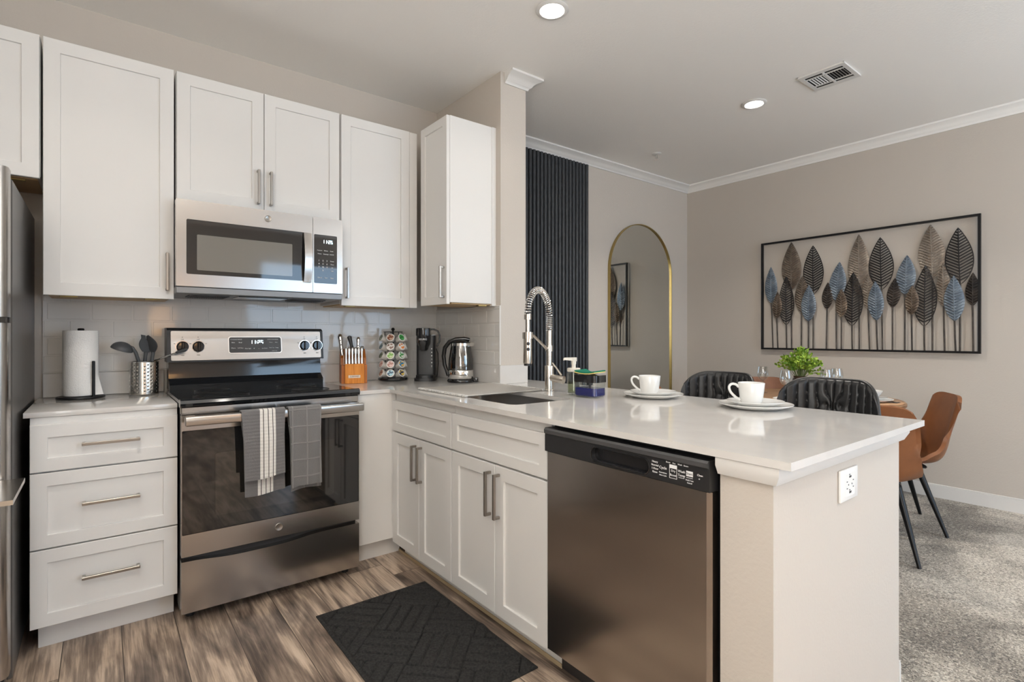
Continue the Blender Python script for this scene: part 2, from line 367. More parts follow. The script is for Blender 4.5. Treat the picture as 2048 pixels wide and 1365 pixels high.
# ------------------------------------------------------------------ the room
bm = NB(); box(bm, XL, 2.13, YS, W, -.06, 0)
wood = mat('wood_plank', (.3,.22,.16), .33); M['floorwood'] = wood
def make_wood(m):
    tc = N(m, 'ShaderNodeTexCoord'); sep = N(m, 'ShaderNodeSeparateXYZ'); L(m, tc.outputs['Object'], sep.inputs[0])
    def math(op, a, b=None, c=None):
        n = N(m, 'ShaderNodeMath', operation=op)
        for i, x in enumerate((a, b, c)):
            if x is None: continue
            if isinstance(x, (int, float)): n.inputs[i].default_value = x
            else: L(m, x, n.inputs[i])
        return n.outputs[0]
    PW, PL = .182, 1.22
    xs = math('DIVIDE', math('ADD', sep.outputs[0], 5.03), PW); ix = math('FLOOR', xs)
    wn_ = N(m, 'ShaderNodeTexWhiteNoise', noise_dimensions='1D'); L(m, ix, wn_.inputs['W'])
    ys = math('ADD', math('DIVIDE', math('ADD', sep.outputs[1], 6.0), PL), math('MULTIPLY', wn_.outputs[0], 7.3)); iy = math('FLOOR', ys)
    cid = math('ADD', math('MULTIPLY', ix, 17.31), math('MULTIPLY', iy, 5.77))
    w2 = N(m, 'ShaderNodeTexWhiteNoise', noise_dimensions='1D'); L(m, cid, w2.inputs['W'])
    fx = math('FRACT', xs); fy = math('FRACT', ys)
    # distance to plank edges (metres)
    ex = math('MULTIPLY', math('MINIMUM', fx, math('SUBTRACT', 1, fx)), PW)
    ey = math('MULTIPLY', math('MINIMUM', fy, math('SUBTRACT', 1, fy)), PL)
    ed = math('MINIMUM', ex, ey)
    comb = N(m, 'ShaderNodeCombineXYZ')
    L(m, math('ADD', sep.outputs[0], math('MULTIPLY', w2.outputs[0], 3.1)), comb.inputs[0])
    L(m, math('ADD', math('MULTIPLY', sep.outputs[1], .16), math('MULTIPLY', w2.outputs[0], 9.7)), comb.inputs[1]); L(m, math('MULTIPLY', w2.outputs[0], 31), comb.inputs[2])
    n1 = N(m, 'ShaderNodeTexNoise'); n1.inputs['Scale'].default_value = 8.5; n1.inputs['Detail'].default_value = 5; n1.inputs['Distortion'].default_value = 2.0; L(m, comb.outputs[0], n1.inputs['Vector'])
    wv = N(m, 'ShaderNodeTexWave', wave_type='RINGS'); wv.inputs['Scale'].default_value = 5.0; wv.inputs['Distortion'].default_value = 9.0; wv.inputs['Detail'].default_value = 3; wv.inputs['Detail Scale'].default_value = 1.2
    L(m, comb.outputs[0], wv.inputs['Vector'])
    c2 = N(m, 'ShaderNodeCombineXYZ'); L(m, math('MULTIPLY', sep.outputs[0], 40), c2.inputs[0]); L(m, math('MULTIPLY', sep.outputs[1], 1.6), c2.inputs[1]); L(m, math('MULTIPLY', w2.outputs[0], 50), c2.inputs[2])
    n2 = N(m, 'ShaderNodeTexNoise'); n2.inputs['Scale'].default_value = 2.6; n2.inputs['Detail'].default_value = 7; n2.inputs['Roughness'].default_value = .62; L(m, c2.outputs[0], n2.inputs['Vector'])
    g = math('ADD', math('MULTIPLY', n1.outputs[0], .62), math('ADD', math('MULTIPLY', wv.outputs[0], .12), math('MULTIPLY', n2.outputs[0], .50)))
    g = math('ADD', g, math('MULTIPLY', math('SUBTRACT', w2.outputs[0], .5), .14))
    col = ramp(m, g, [(.42, (.070,.050,.039)), (.53, (.180,.134,.104)), (.61, (.285,.217,.168)), (.68, (.46,.355,.27)), (.80, (.64,.52,.41))])
    mk = N(m, 'ShaderNodeMapRange'); mk.inputs[1].default_value = .0006; mk.inputs[2].default_value = .0022; L(m, ed, mk.inputs[0])
    mx = N(m, 'ShaderNodeMix', data_type='RGBA'); mx.inputs[6].default_value = (.05,.035,.026,1); L(m, mk.outputs[0], mx.inputs[0]); L(m, col, mx.inputs[7])
    L(m, mx.outputs[2], bsdf(m).inputs['Base Color'])
    h = math('ADD', math('MULTIPLY', mk.outputs[0], 1.0), math('MULTIPLY', n2.outputs[0], .35))
    bp = N(m, 'ShaderNodeBump'); bp.inputs['Strength'].default_value = .5; bp.inputs['Distance'].default_value = .001
    L(m, h, bp.inputs['Height']); L(m, bp.outputs[0], bsdf(m).inputs['Normal'])
make_wood(wood)
struct('floor', bm, wood)
# carpet of the dining and living room
cp = mat('carpet_pile', (.40,.36,.31), .98, sheen=.25); M['carpet'] = cp
vv = coords(cp); n1 = N(cp, 'ShaderNodeTexNoise'); n1.inputs['Scale'].default_value = 95; n1.inputs['Detail'].default_value = 4; n1.inputs['Distortion'].default_value = 1.2; L(cp, vv, n1.inputs['Vector'])
n2 = N(cp, 'ShaderNodeTexNoise'); n2.inputs['Scale'].default_value = 2.6; n2.inputs['Detail'].default_value = 2; n2.inputs['Distortion'].default_value = .8; L(cp, vv, n2.inputs['Vector'])
mr = N(cp, 'ShaderNodeMapRange'); mr.inputs[1].default_value = .35; mr.inputs[2].default_value = .65; mr.inputs[3].default_value = -.11; mr.inputs[4].default_value = .11; L(cp, n2.outputs[0], mr.inputs[0])
ad = N(cp, 'ShaderNodeMath', operation='ADD'); L(cp, n1.outputs[0], ad.inputs[0]); L(cp, mr.outputs[0], ad.inputs[1])
L(cp, ramp(cp, ad.outputs[0], [(.30, (.075,.062,.048)), (.50, (.33,.29,.235)), (.68, (.72,.66,.57))]), bsdf(cp).inputs['Base Color'])
bp = N(cp, 'ShaderNodeBump'); bp.inputs['Strength'].default_value = 1.0; bp.inputs['Distance'].default_value = .012
L(cp, n1.outputs[0], bp.inputs['Height']); L(cp, bp.outputs[0], bsdf(cp).inputs['Normal'])
bm = NB(); box(bm, 2.13, XR, YS, W, -.06, 0); struct('floor', bm, cp)
bm = NB(); box(bm, XL-.12, XR+.12, YS-.12, W+.12, ZC, ZC+.1)
struct('ceiling', bm, M['ceil'])
bm = NB(); box(bm, XL-.12, XR+.12, W, W+.12, -.06, ZC); struct('wall_back', bm, M['wall'])
bm = NB(); box(bm, XR, XR+.12, YS-.12, W, -.06, ZC); struct('wall_right', bm, M['wall'])
bm = NB(); plate(bm, [(YS-.12,-.06),(W,-.06),(W,ZC),(YS-.12,ZC)], [[(-2.22,.68),(-.48,.68),(-.48,2.22),(-2.22,2.22)]], XL-.12, XL, lambda y,z,h: (h,y,z)); struct('wall_left', bm, M['wall'])
bm = NB(); plate(bm, [(-2.22,.68),(-.48,.68),(-.48,2.22),(-2.22,2.22)], [[(-2.16,.74),(-1.37,.74),(-1.37,2.16),(-2.16,2.16)],[(-1.33,.74),(-.54,.74),(-.54,2.16),(-1.33,2.16)]], XL-.09, XL-.04, lambda y,z,h: (h,y,z)); struct('window_2', bm, M['trim'])  # unseen window frame, added to carry the left fill light
bm = NB(); plate(bm, [(XL,-.06),(XR,-.06),(XR,ZC),(XL,ZC)], [[(1.85,.25),(4.45,.25),(4.45,2.35),(1.85,2.35)]], YS-.12, YS, lambda x,y,h: (x,h,y))
struct('wall_front', bm, M['wall'])
for i, (a0, a1, b0, b1) in enumerate(((1.85,4.45,.25,2.35),)):
    bm = NB(); plate(bm, [(a0,b0),(a1,b0),(a1,b1),(a0,b1)], [[(a0+.06,b0+.06),((a0+a1)/2-.03,b0+.06),((a0+a1)/2-.03,b1-.06),(a0+.06,b1-.06)], [((a0+a1)/2+.03,b0+.06),(a1-.06,b0+.06),(a1-.06,b1-.06),((a0+a1)/2+.03,b1-.06)]], YS-.09, YS-.04, lambda x,y,h: (x,h,y))
    struct('window_%d' % (i+1), bm, M['trim'])
bm = NB(); box(bm, XP0, XP1, YP, W, 0, ZC); struct('wall_partition', bm, M['wall'])
# low wall that carries the peninsula top: end stub and knee wall
bm = NB(); box(bm, 1.25, 2.13, .60, .735, 0, .893); box(bm, 1.90, XP1, .735, YP, 0, .893); struct('wall_peninsula', bm, M['wall'])
def baseboard(name, x0, x1, y0, y1):
    bm = NB(); box(bm, x0, x1, y0, y1, 0, .088); 
    cx = .004 if x1-x0 < .05 else 0; cy = .004 if y1-y0 < .05 else 0
    box(bm, x0+cx, x1-cx, y0+cy, y1-cy, .088, .098, .002); struct(name, bm, M['trim'])
baseboard('baseboard_right', XR-.014, XR, YS, W)
baseboard('baseboard_back', XP1, XR-.014, W-.014, W)
baseboard('baseboard_peninsula', 2.13, 2.145, .598, .735)
# crown mouldings (profile: distance from wall, drop below ceiling)
CR = [(0,0),(.080,0),(.080,.012),(.074,.014),(.066,.018),(.050,.024),(.034,.036),(.026,.048),(.018,.052),(.014,.056),(.010,.066),(0,.066)]
def crown(name, fn, m=None):
    bm = NB(); prism(bm, CR, 0, 1, fn); struct(name, bm, m or M['trim'], 40)
crown('trim_1', lambda d,z,h: (XP1 + (XR-XP1)*h, W-d, ZC-z))
crown('trim_2', lambda d,z,h: (XR-d, YS+(W-YS)*h, ZC-z), M['ceil'])
# short piece capping the end of the partition, with its return on the dining side
bm = NB(); prism(bm, CR, 0, 1, lambda d,z,h: (XP0+.028 + (XP1+d-XP0-.028)*h, YP-d, ZC-z))
prism(bm, CR, 0, 1, lambda d,z,h: (XP1+d, YP-d + (W-YP+d)*h, ZC-z)); struct('trim_3', bm, M['trim'], 40)
# moulding under the overhang around the end of the peninsula wall
bm = NB()
TR = [(0,0),(.024,0),(.024,.020),(.012,.044),(0,.046)]
prism(bm, TR, 0, 1, lambda d,z,h: (1.25-d + (2.13+d-1.25+d)*h, .60-d, .893-z))
prism(bm, TR, 0, 1, lambda d,z,h: (1.25-d, .60-d + (.735-.60+d)*h, .893-z))
prism(bm, TR, 0, 1, lambda d,z,h: (2.13+d, .60-d + (.735-.60+d)*h, .893-z))
struct('trim_4', bm, M['trim'], 40)

# backsplash: every tile modelled, grout bed behind
def tiles(name, fn, length, z0, z1, start, pw=.163, ph=.083, g=.0032):
    bm = NB()
    def bx(a0, a1, b0, b1, d0, d1, bev):
        t = bmesh.new(); box(t, a0, a1, d0, d1, b0, b1, bev)
        for v_ in t.verts: v_.co = V(fn(v_.co.x, v_.co.y, v_.co.z))
        merge(bm, t)
    z = z0; r = 0
    while z < z1 - .004:
        zt = min(z + ph - g, z1); a = start + (pw/2 if r % 2 else 0) - pw
        while a < length:
            s_, e_ = max(a, .001), min(a + pw - g, length - .001)
            if e_ - s_ > .008: bx(s_, e_, z, zt, 0, .008, .0042)
            a += pw
        z += ph; r += 1
    t = bmesh.new(); box(t, 0, length, 0, .0066, z0-.002, z1)
    for v_ in t.verts: v_.co = V(fn(v_.co.x, v_.co.y, v_.co.z))
    merge(bm, t); return bm
o = struct('trim_5', tiles('b', lambda a, d, z: (-.212 + a, W - d, z), XP0 + .212, 1.027, 1.44, .095), M['tile'])
bm = tiles('r', lambda a, d, z: (XP0 - d, YP + a, z), W - YP - .008, 1.027, 1.374, .05)
box(bm, XP0-.0105, XP0-.0005, YP-.0035, YP+.004, 1.027, 1.374, .001); box(bm, XP0-.0105, XP0-.0005, YP-.0035, W-.0095, 1.374, 1.381, .001); struct('trim_6', bm, M['tile'])
# ------------------------------------------------------------------ cabinets
NY = V((0,-1,0)); NX = V((-1,0,0)); UX = V((1,0,0)); UYm = V((0,-1,0)); UZ = V((0,0,1))
def door_y(root, x0, x1, z0, z1, y, handle=None, name='door', fw=.055, hz=None, hl=.172):
    """door on a cabinet facing -Y; handle: 'l'/'r'/'c' (horizontal, drawer)"""
    d = obj(name, shaker_bm((x0, y, z0), UX, NY, x1-x0, z1-z0, fw=fw), M['cab'], root)
    if handle == 'c': obj('handle', pull_bm(((x0+x1)/2 + .01, y, hz or (z0+z1)/2), UX, NY, hl), M['pull'], d, label='brushed nickel bar handle')
    elif handle: obj('handle', pull_bm((x0+.028 if handle == 'l' else x1-.028, y, hz), UZ, NY, hl), M['pull'], d, label='brushed nickel bar handle')
    return d
def door_x(root, ya, yb, z0, z1, x, handle=None, name='door', fw=.055, hz=None, hl=.178):
    """door facing -X; ya is the far side (larger y), shown at the left"""
    d = obj(name, shaker_bm((x, ya, z0), UYm, NX, ya-yb, z1-z0, fw=fw), M['cab'], root)
    if handle: obj('handle', pull_bm((x, ya-.028 if handle == 'l' else yb+.028, hz), UZ, NX, hl), M['pull'], d, label='brushed nickel bar handle')
    return d
def wall_cab(label, x0, x1, z0, z1, yf=2.90, bracket=True):
    t = thing('wall_cabinet', label, 'cabinet', ((x0+x1)/2, W, z0), 0, 'wall cabinets along the range wall')
    bm = NB(); box(bm, x0, x1, yf+.021, W-.001, z0+.012, z1, .001); obj('body', bm, M['cab'], t)
    bm = NB(); box(bm, x0+.012, x1-.012, yf+.06, W-.02, z0+.006, z0+.0125)
    obj('bottom_panel', bm, M['cabwood'], t, label='bare wood underside')
    if bracket:
        for xx in (x0+.05, x1-.11):
            bm = NB(); box(bm, xx, xx+.06, yf+.07, yf+.10, z0-.001, z0+.007, .002)
            obj('corner_bracket', bm, M['gold'], t, label='brass coloured mounting bracket')
    return t
ZT = 2.44
t = wall_cab('white wall cabinet above the refrigerator at the left edge', -.985, -.197, 1.845, ZT)
door_y(t, -.59, -.199, 1.848, ZT-.002, 2.90); door_y(t, -.983, -.594, 1.848, ZT-.002, 2.90, 'r', hz=1.96)
t = wall_cab('tall white one-door wall cabinet between refrigerator and microwave', -.190, .270, 1.368, ZT)
door_y(t, -.188, .268, 1.370, ZT-.002, 2.90, 'r', hz=1.495)
t = wall_cab('white two-door wall cabinet directly above the microwave', .277, 1.048, 1.835, ZT, bracket=False)
door_y(t, .279, .656, 1.838, ZT-.002, 2.90, 'r', hz=1.952); door_y(t, .659, 1.046, 1.838, ZT-.002, 2.90, 'l', hz=1.952)
t = wall_cab('tall white one-door wall cabinet right of the microwave', 1.055, 1.528, 1.368, ZT)
door_y(t, 1.057, 1.475, 1.370, ZT-.002, 2.90, 'l', hz=1.495)
bm = NB(); box(bm, 1.478, 1.528, 2.905, 2.921, 1.370, ZT-.002, .001); obj('filler_strip', bm, M['cab'], t)
# cabinet on the return wall, door facing left
t = thing('wall_cabinet', 'white wall cabinet on the return wall, its plain side panel facing the room', 'cabinet', (1.70, 2.73, 1.378), 0, 'wall cabinets along the range wall')
y0 = 2.556; x0 = 1.531
bm = NB(); box(bm, x0+.021, XP0-.001, y0, 2.90, 1.39, 2.447, .001); obj('body', bm, M['cab'], t)
bm = NB(); box(bm, XP0-.030, XP0-.0005, y0-.006, y0+.02, 1.378, 2.447, .001); obj('scribe_strip', bm, M['cab'], t)
bm = NB(); box(bm, x0+.04, XP0-.02, y0+.015, 2.89, 1.383, 1.391); obj('bottom_panel', bm, M['cabwood'], t, label='bare wood underside')
bm = NB(); box(bm, XP0-.11, XP0-.05, y0+.02, y0+.05, 1.376, 1.384, .002); obj('corner_bracket', bm, M['gold'], t, label='brass coloured mounting bracket')
door_x(t, 2.862, y0+.003, 1.380, 2.445, x0, 'r', hz=1.505, fw=.05)

# drawer base left of the range
t = thing('drawer_cabinet', 'white three-drawer base cabinet between refrigerator and range', 'cabinet', (.02, 2.93, 0))
bm = NB(); box(bm, -.208, .256, 2.642, W-.002, .108, .893, .001); obj('body', bm, M['cab'], t)
bm = NB(); box(bm, -.190, .250, 2.712, 2.73, 0, .108, .001)
obj('toe_kick', bm, M['cab'], t)
for (z0, z1, hz) in ((.692, .868, .785), (.405, .686, .556), (.112, .399, .271)):
    door_y(t, -.207, .255, z0, z1, 2.62, 'c', 'drawer', .05, hz, .182)
# corner filler right of the range
t = thing('corner_filler_panel', 'plain white filler panel between range and sink cabinets', 'panel', (1.13, 2.66, 0))
bm = NB(); box(bm, 1.028, 1.238, 2.640, 2.658, .108, .893, .001); obj('panel', bm, M['cab'], t)
bm = NB(); box(bm, 1.238, 1.262, 2.640, 2.668, .108, .893, .001); obj('corner_strip', bm, M['cab'], t)
bm = NB(); box(bm, 1.028, 1.315, 2.708, 2.722, 0, .108); obj('toe_kick', bm, M['cab'], t)
# two sink-run base cabinets facing left
def base_cab(label, ya, yb, split):
    t = thing('base_cabinet', label, 'cabinet', (1.5, (ya+yb)/2, 0), 0, 'base cabinets of the peninsula')
    bm = NB(); box(bm, 1.261, 1.29, yb+.0015, ya-.0015, .09, .893, .001); box(bm, 1.29, 1.895, yb+.0015, yb+.018, .09, .66); box(bm, 1.29, 1.895, ya-.018, ya-.0015, .09, .66); box(bm, 1.29, 1.895, yb+.018, ya-.018, .09, .11)
    obj('body', bm, M['cab'], t)
    bm = NB(); box(bm, 1.314, 1.33, yb+.001, ya-.001, 0, .092)
    obj('toe_kick', bm, M['cab'], t)
    door_x(t, ya-.003, yb+.003, .692, .852, 1.24, None, 'false_drawer_front', .045)
    door_x(t, ya-.003, split+.0015, .090, .684, 1.24, 'r', hz=.566); door_x(t, split-.0015, yb+.003, .090, .684, 1.24, 'l', hz=.566)
    return t
base_cab('white two-door base cabinet in the corner, left of the sink cabinet', 2.638, 2.032, 2.338)
base_cab('white two-door base cabinet under the sink, beside the dishwasher', 2.030, 1.385, 1.700)
# shoe strip along the toe kick
bm = NB(); box(bm, 1.306, 1.3135, 1.384, 2.70, 0, .016, .002)
tag(obj('floor_trim_strip', bm, mat('raw_wood_strip', (.45,.35,.22), .7)), 'thin raw wood strip along the floor under the sink cabinets', 'trim')

# ------------------------------------------------------------------ worktops
t = thing('worktop', 'short white quartz worktop between refrigerator and range', 'worktop', (.015, 2.95, .894))
bm = NB(); box(bm, -.226, .256, 2.632, W-.001, .8945, CT, .0015, 2); obj('slab', bm, M['quartz'], t)
bm = NB(); box(bm, -.211, .256, W-.020, W-.0005, CT+.0003, 1.024, .0015); obj('upstand', bm, M['quartz'], t)
t = thing('worktop', 'L-shaped white quartz worktop with the undermount sink, wrapping onto the peninsula', 'worktop', (1.7, 1.6, .894))
bm = NB()
hole = rrect(1.338, 1.690, 1.705, 2.44, .045)
plate(bm, [(1.024,2.632),(1.222,2.632),(1.222,.547),(2.2,.547),(2.2,2.64),(XP1+.001,2.64),(XP1+.001,YP-.001),(XP0-.001,YP-.001),(XP0-.001,W-.001),(1.024,W-.001)], [hole], .8945, CT)
obj('slab', bm, M['quartz'], t, 25)
bm = NB(); box(bm, 1.024, XP0-.001, W-.020, W-.0005, CT+.0003, 1.024, .0015); box(bm, XP0-.020, XP0-.0005, YP, W-.020, CT+.0003, 1.024, .0015); box(bm, XP0-.020, XP1+.001, YP-.020, YP-.0005, CT+.0003, 1.024, .0015)
obj('upstand', bm, M['quartz'], t)
# sink bowl
s = thing('kitchen_sink', 'brushed steel undermount sink half covered by the roll-up drying rack', 'sink', (1.514, 2.07, .70))
bm = NB()
lo = rrect(1.338-.004, 1.690+.004, 1.705-.004, 2.44+.004, .048); li = rrect(1.350, 1.678, 1.717, 2.428, .05)
rings = [[bm.verts.new((p[0], p[1], z)) for p in pl] for pl, z in ((lo, .8935), (lo, .74), (li, .705))]
for a, b in zip(rings, rings[1:]):
    for k in range(len(a)): bm.faces.new((a[k], a[(k+1)%len(a)], b[(k+1)%len(b)], b[k]))
bm.faces.new(rings[-1]); obj('bowl', bm, M['sinksteel'], s, 50)
bm = NB(); lathe(bm, [(0,.7075),(.030,.7075),(.042,.7095),(.045,.706)], 24, (1.52, 2.03, 0)); obj('drain', bm, M['chrome'], s)
# ------------------------------------------------------------------ refrigerator
t = thing('refrigerator', 'stainless steel top-freezer refrigerator at the left edge', 'refrigerator', (-.6, 2.8, 0))
FX = -.238
bm = NB(); box(bm, FX-.76, FX, 2.462, W-.03, .03, 1.735, .004); obj('body', bm, M['fridge_side'], t, label='dark grey side panel')
def fdoor(name, z0, z1):
    bm = NB(); pl = [(FX-.76,2.445),(FX-.76,2.385),(FX-.745,2.37)] + [(FX-.035+.033*sin(radians(a)), 2.403-.033*cos(radians(a))) for a in range(0,91,9)] + [(FX-.002,2.445)]
    plate(bm, pl, [], z0, z1); return obj(name, bm, M['steel_v'], t, 25)
fdoor('freezer_door', 1.262, 1.757); fdoor('fridge_door', .075, 1.243)
bm = NB(); box(bm, FX-.755, FX-.006, 2.446, 2.461, .06, 1.735); obj('door_gasket', bm, M['bplastic'], t)
bm = NB(); box(bm, FX-.75, FX-.008, 2.385, 2.447, 1.2445, 1.2605); obj('hinge_strip', bm, M['bplastic_g'], t)
bm = NB(); box(bm, FX-.75, FX-.010, 2.376, 2.47, .028, .072, .008, 2); obj('kick_grille', bm, M['bplastic_g'], t)
for xx in (FX-.06, FX-.70):
    bm = NB(); cyl(bm, (xx, 2.50, 0), (xx, 2.50, .032), .02, 16); obj('foot', bm, M['bplastic'], t)
# flat steel frame sticking out of the fridge door at the left edge
t = thing('steel_rack', 'flat brushed steel frame sticking out from the refrigerator door', 'rack', (-.35, 2.2, .72))
bm = NB(); plate(bm, [(-.62,2.065),(-.198,2.065),(-.198,2.368),(-.62,2.368)], [[(-.58,2.10),(-.262,2.10),(-.262,2.335),(-.58,2.335)]], .716, .730)
obj('frame', bm, M['nickel'], t)
bm = NB(); box(bm, -.60, -.22, 2.362, 2.3695, .69, .716); obj('mount_plate', bm, M['nickel'], t)

# ------------------------------------------------------------------ over-the-range microwave
t = thing('microwave_oven', 'stainless over-the-range microwave with black window', 'microwave', (.65, 3.0, 1.40))
x0, x1, yf, z0, z1 = .268, 1.034, 2.82, 1.428, 1.826
bm = NB(); box(bm, x0+.006, x1-.006, yf+.045, W-.012, 1.402, z1+.004, .003); obj('body', bm, M['bplastic'], t)
bm = NB(); 
def bowed(bm, xa, xb, za, zb, ya, bow, th, holes=()):
    plate(bm, rrect(xa, xb, za, zb, .004, 2), holes, 0, th, lambda x, z, h: (x, ya + h, z))
bowed(bm, x0, .8755, z0, z1, yf, 0, .043, [rrect(.309, .866, 1.485, 1.737, .006, 3)])
obj('door', bm, M['steel'], t, 25)
bm = NB(); box(bm, .310, .865, yf+.003, yf+.03, 1.486, 1.736); o = obj('door_glass', bm, M['bglass'], t)
bm = NB(); plate(bm, rrect(.351, .774, 1.505, 1.670, .004, 2), [], 0, .0012, lambda x, z, h: (x, yf+.0018+h, z)); obj('window', bm, M['mwglass'], o, label='grey see-through window pane')
bm = NB(); badge(bm, (.657, yf-.0002, 1.784), .0165, '-Y'); obj('emblem', bm, M['pull'], t, label='round emblem with scrolled monogram')
bm = NB()
n = 14; pts = [(.847, yf-.012-.020*sin(pi*k/n), 1.478+.256*k/n) for k in range(n+1)]
for a, b in zip(pts, pts[1:]):
    vs = [bm.verts.new((x_, p[1]+dy, p[2])) for p in (a, b) for x_, dy in ((.828,0),(.866,0),(.866,.012),(.828,.012))]
    for k in range(4): bm.faces.new((vs[k], vs[(k+1)%4], vs[4+(k+1)%4], vs[4+k]))
bm.faces.new([bm.verts.new((x_, pts[0][1]+dy, pts[0][2])) for x_, dy in ((.828,0),(.866,0),(.866,.012),(.828,.012))]); bm.faces.new([bm.verts.new((x_, pts[-1][1]+dy, pts[-1][2])) for x_, dy in ((.828,0),(.866,0),(.866,.012),(.828,.012))])
bmesh.ops.remove_doubles(bm, verts=bm.verts[:], dist=.0002)
for zz in (1.484, 1.728): box(bm, .832, .862, yf-.012, yf+.004, zz-.006, zz+.006)
obj('handle', bm, M['steel_v'], t, 50)
bm = NB(); bowed(bm, .8775, x1, z0, z1, yf, 0, .043, [rrect(.8825, 1.004, 1.478, 1.735, .005, 3)]); o = obj('control_panel', bm, M['steel'], t, 25)
bm = NB(); box(bm, .8835, 1.003, yf+.001, yf+.03, 1.479, 1.734); obj('touch_pad', bm, M['bglass'], o, label='black touch pad')
bm = NB(); put_seg(bm, '11:25', (.955, yf-.0002, 1.700), .017, '-Y'); obj('clock_digits', bm, M['digits'], o, label='lit clock reading 11:25')
PR = []
for r, zz in enumerate((1.652, 1.634)):
    for k, xx in enumerate((.912, .945, .975)): PR.append((('Popcorn','Reheat','Cook','Potato','Beverage','Add 30')[r*3+k], .0075, xx, zz))
for r, zz in enumerate((1.598, 1.581, 1.564)):
    for k, xx in enumerate((.908, .929, .950)): PR.append((('123','456','789')[r][k], .012, xx, zz))
    PR.append((('Power','Timer','Set')[r], .0075, .978, zz))
PR += [('0', .012, .929, 1.547), ('Light', .0075, .978, 1.547), ('Cancel', .008, .912, 1.508), ('Vent', .008, .945, 1.508), ('Start', .008, .977, 1.508)]
for s_, q, xx, zz in PR:
    bm = NB(); put_text(bm, s_, q, (xx, yf-.0002, zz), '-Y'); obj('keypad_print', bm, M['white_print'], o, 0, label='white keypad lettering')
bm = NB(); box(bm, x0, x1, yf+.004, W-.014, 1.395, 1.4265, .003); o = obj('underside', bm, M['grey_under'], t)
for xa, xb in ((.33, .50), (.80, .97)):
    bm = NB(); box(bm, xa, xb, 2.90, 3.06, 1.390, 1.3955, .001)
    k = xa + .008
    while k < xb - .006: box(bm, k, k+.004, 2.91, 3.05, 1.3875, 1.3902); k += .010
    obj('filter_grille', bm, M['dgrey'], o)
bm = NB(); box(bm, .535, .765, 2.87, 3.02, 1.391, 1.3955, .001); obj('light_lens', bm, M['bplastic_g'], o)

# ------------------------------------------------------------------ range
t = thing('electric_range', 'freestanding stainless electric range with black glass cooktop', 'range', (.64, 2.9, 0))
a, b = .262, 1.020
bm = NB(); box(bm, a, b, 2.600, 3.225, .04, .902, .002); obj('body', bm, M['bplastic'], t, label='black side walls')
for xx in (a+.04, b-.04):
    for yy in (2.64, 3.17):
        bm = NB(); cyl(bm, (xx, yy, 0), (xx, yy, .042), .017, 14); obj('foot', bm, M['bplastic'], t)
# storage drawer with a scooped top lip
bm = NB(); pl = [(a,.046),(b,.046),(b,.262)] + [(x_, .262 - .016*exp(-((x_-.56)/.20)**4)) for x_ in [b-.02-k*.03 for k in range(25)]] + [(a,.262)]
plate(bm, pl, [], 2.552, 2.599, lambda x, z, h: (x, h, z)); obj('storage_drawer', bm, M['steel'], t, 25)
bm = NB(); box(bm, a+.01, b-.01, 2.590, 2.603, .225, .300); obj('drawer_gap', bm, M['bplastic'], t)
bm = NB(); plate(bm, [(a,.281),(b,.281),(b,.868),(a,.868)], [rrect(a+.002, b-.002, .372, .805, .004, 2)], 2.552, 2.598, lambda x, z, h: (x, h, z)); d = obj('oven_door', bm, M['steel'], t, 25)
bm = NB(); box(bm, a+.003, b-.003, 2.555, 2.58, .373, .804); obj('door_glass', bm, M['bglass'], d, label='black mirror-like glass')
bm = NB(); plate(bm, rrect(.385, .895, .430, .700, .012, 4), [], 0, .001, lambda x, z, h: (x, 2.5538+h, z)); obj('oven_window', bm, M['ovenwin'], d)
bm = NB(); badge(bm, (.641, 2.5518, .327), .0165, '-Y'); obj('emblem', bm, M['pull'], d, label='round emblem with scrolled monogram')
bm = NB(); box(bm, a+.004, b-.004, 2.474, 2.497, .833, .872, .006, 3)
for xx in (a+.02, b-.05): box(bm, xx, xx+.03, 2.496, 2.553, .838, .866, .003)
obj('handle', bm, M['steel'], d, 40)
bm = NB(); box(bm, a, b, 2.562, 2.60, .869, .902, .003); obj('vent_trim', bm, M['steel'], t)
# cooktop: black glass with a rolled front rim
bm = NB()
pr = [(2.60,.900),(2.566,.900),(2.553,.906),(2.548,.918),(2.552,.930),(2.562,.936),(2.58,.934),(2.60,.930),(3.10,.930),(3.10,.900)]
prism(bm, pr, a-.004, b+.004, lambda y, z, h: (h, y, z)); o = obj('cooktop', bm, M['benamel'], t, 40)
fm = mat('faint_marking', (.03,.03,.03), .3)
for (cx, cy, r) in ((.44,2.74,.115),(.84,2.74,.09),(.44,2.98,.08),(.84,2.98,.10)):
    bm = NB(); tube(bm, [(cx+r*cos(k*pi/24), cy+r*sin(k*pi/24), .9303) for k in range(48)], .0007, 4, closed=True)
    obj('burner_ring', bm, fm, o, label='faint grey burner ring')
# backguard
bm = NB()
pr = [(3.232,.930),(3.085,.930),(3.080,.955),(3.090,.962),(3.125,.985),(3.132,1.06),(3.128,1.078),(3.232,1.078)]
prism(bm, pr, a+.004, b-.004, lambda y, z, h: (h, y, z)); obj('backguard_riser', bm, M['benamel'], t, 40)
bm = NB()
def py(z): return 3.095 + (z-1.075)*.16
prism(bm, [(3.235,1.068),(3.098,1.068),(3.120,1.228),(3.140,1.240),(3.235,1.240)], a-.004, b+.004, lambda y, z, h: (h, y, z)); obj('backguard_housing', bm, M['bplastic'], t, 30)
bm = NB(); plate(bm, rrect(a+.012, b-.012, 1.076, 1.224, .006, 3), [], 0, .012, lambda x, z, h: (x, py(z)+h-.004, z)); cpn = obj('control_panel', bm, M['steel'], t, 25)
bm = NB(); plate(bm, rrect(.532, .790, 1.110, 1.192, .010, 4), [], 0, .004, lambda x, z, h: (x, py(z)-.0062+h, z)); dp = obj('display', bm, M['bglass'], t, label='black glass display')
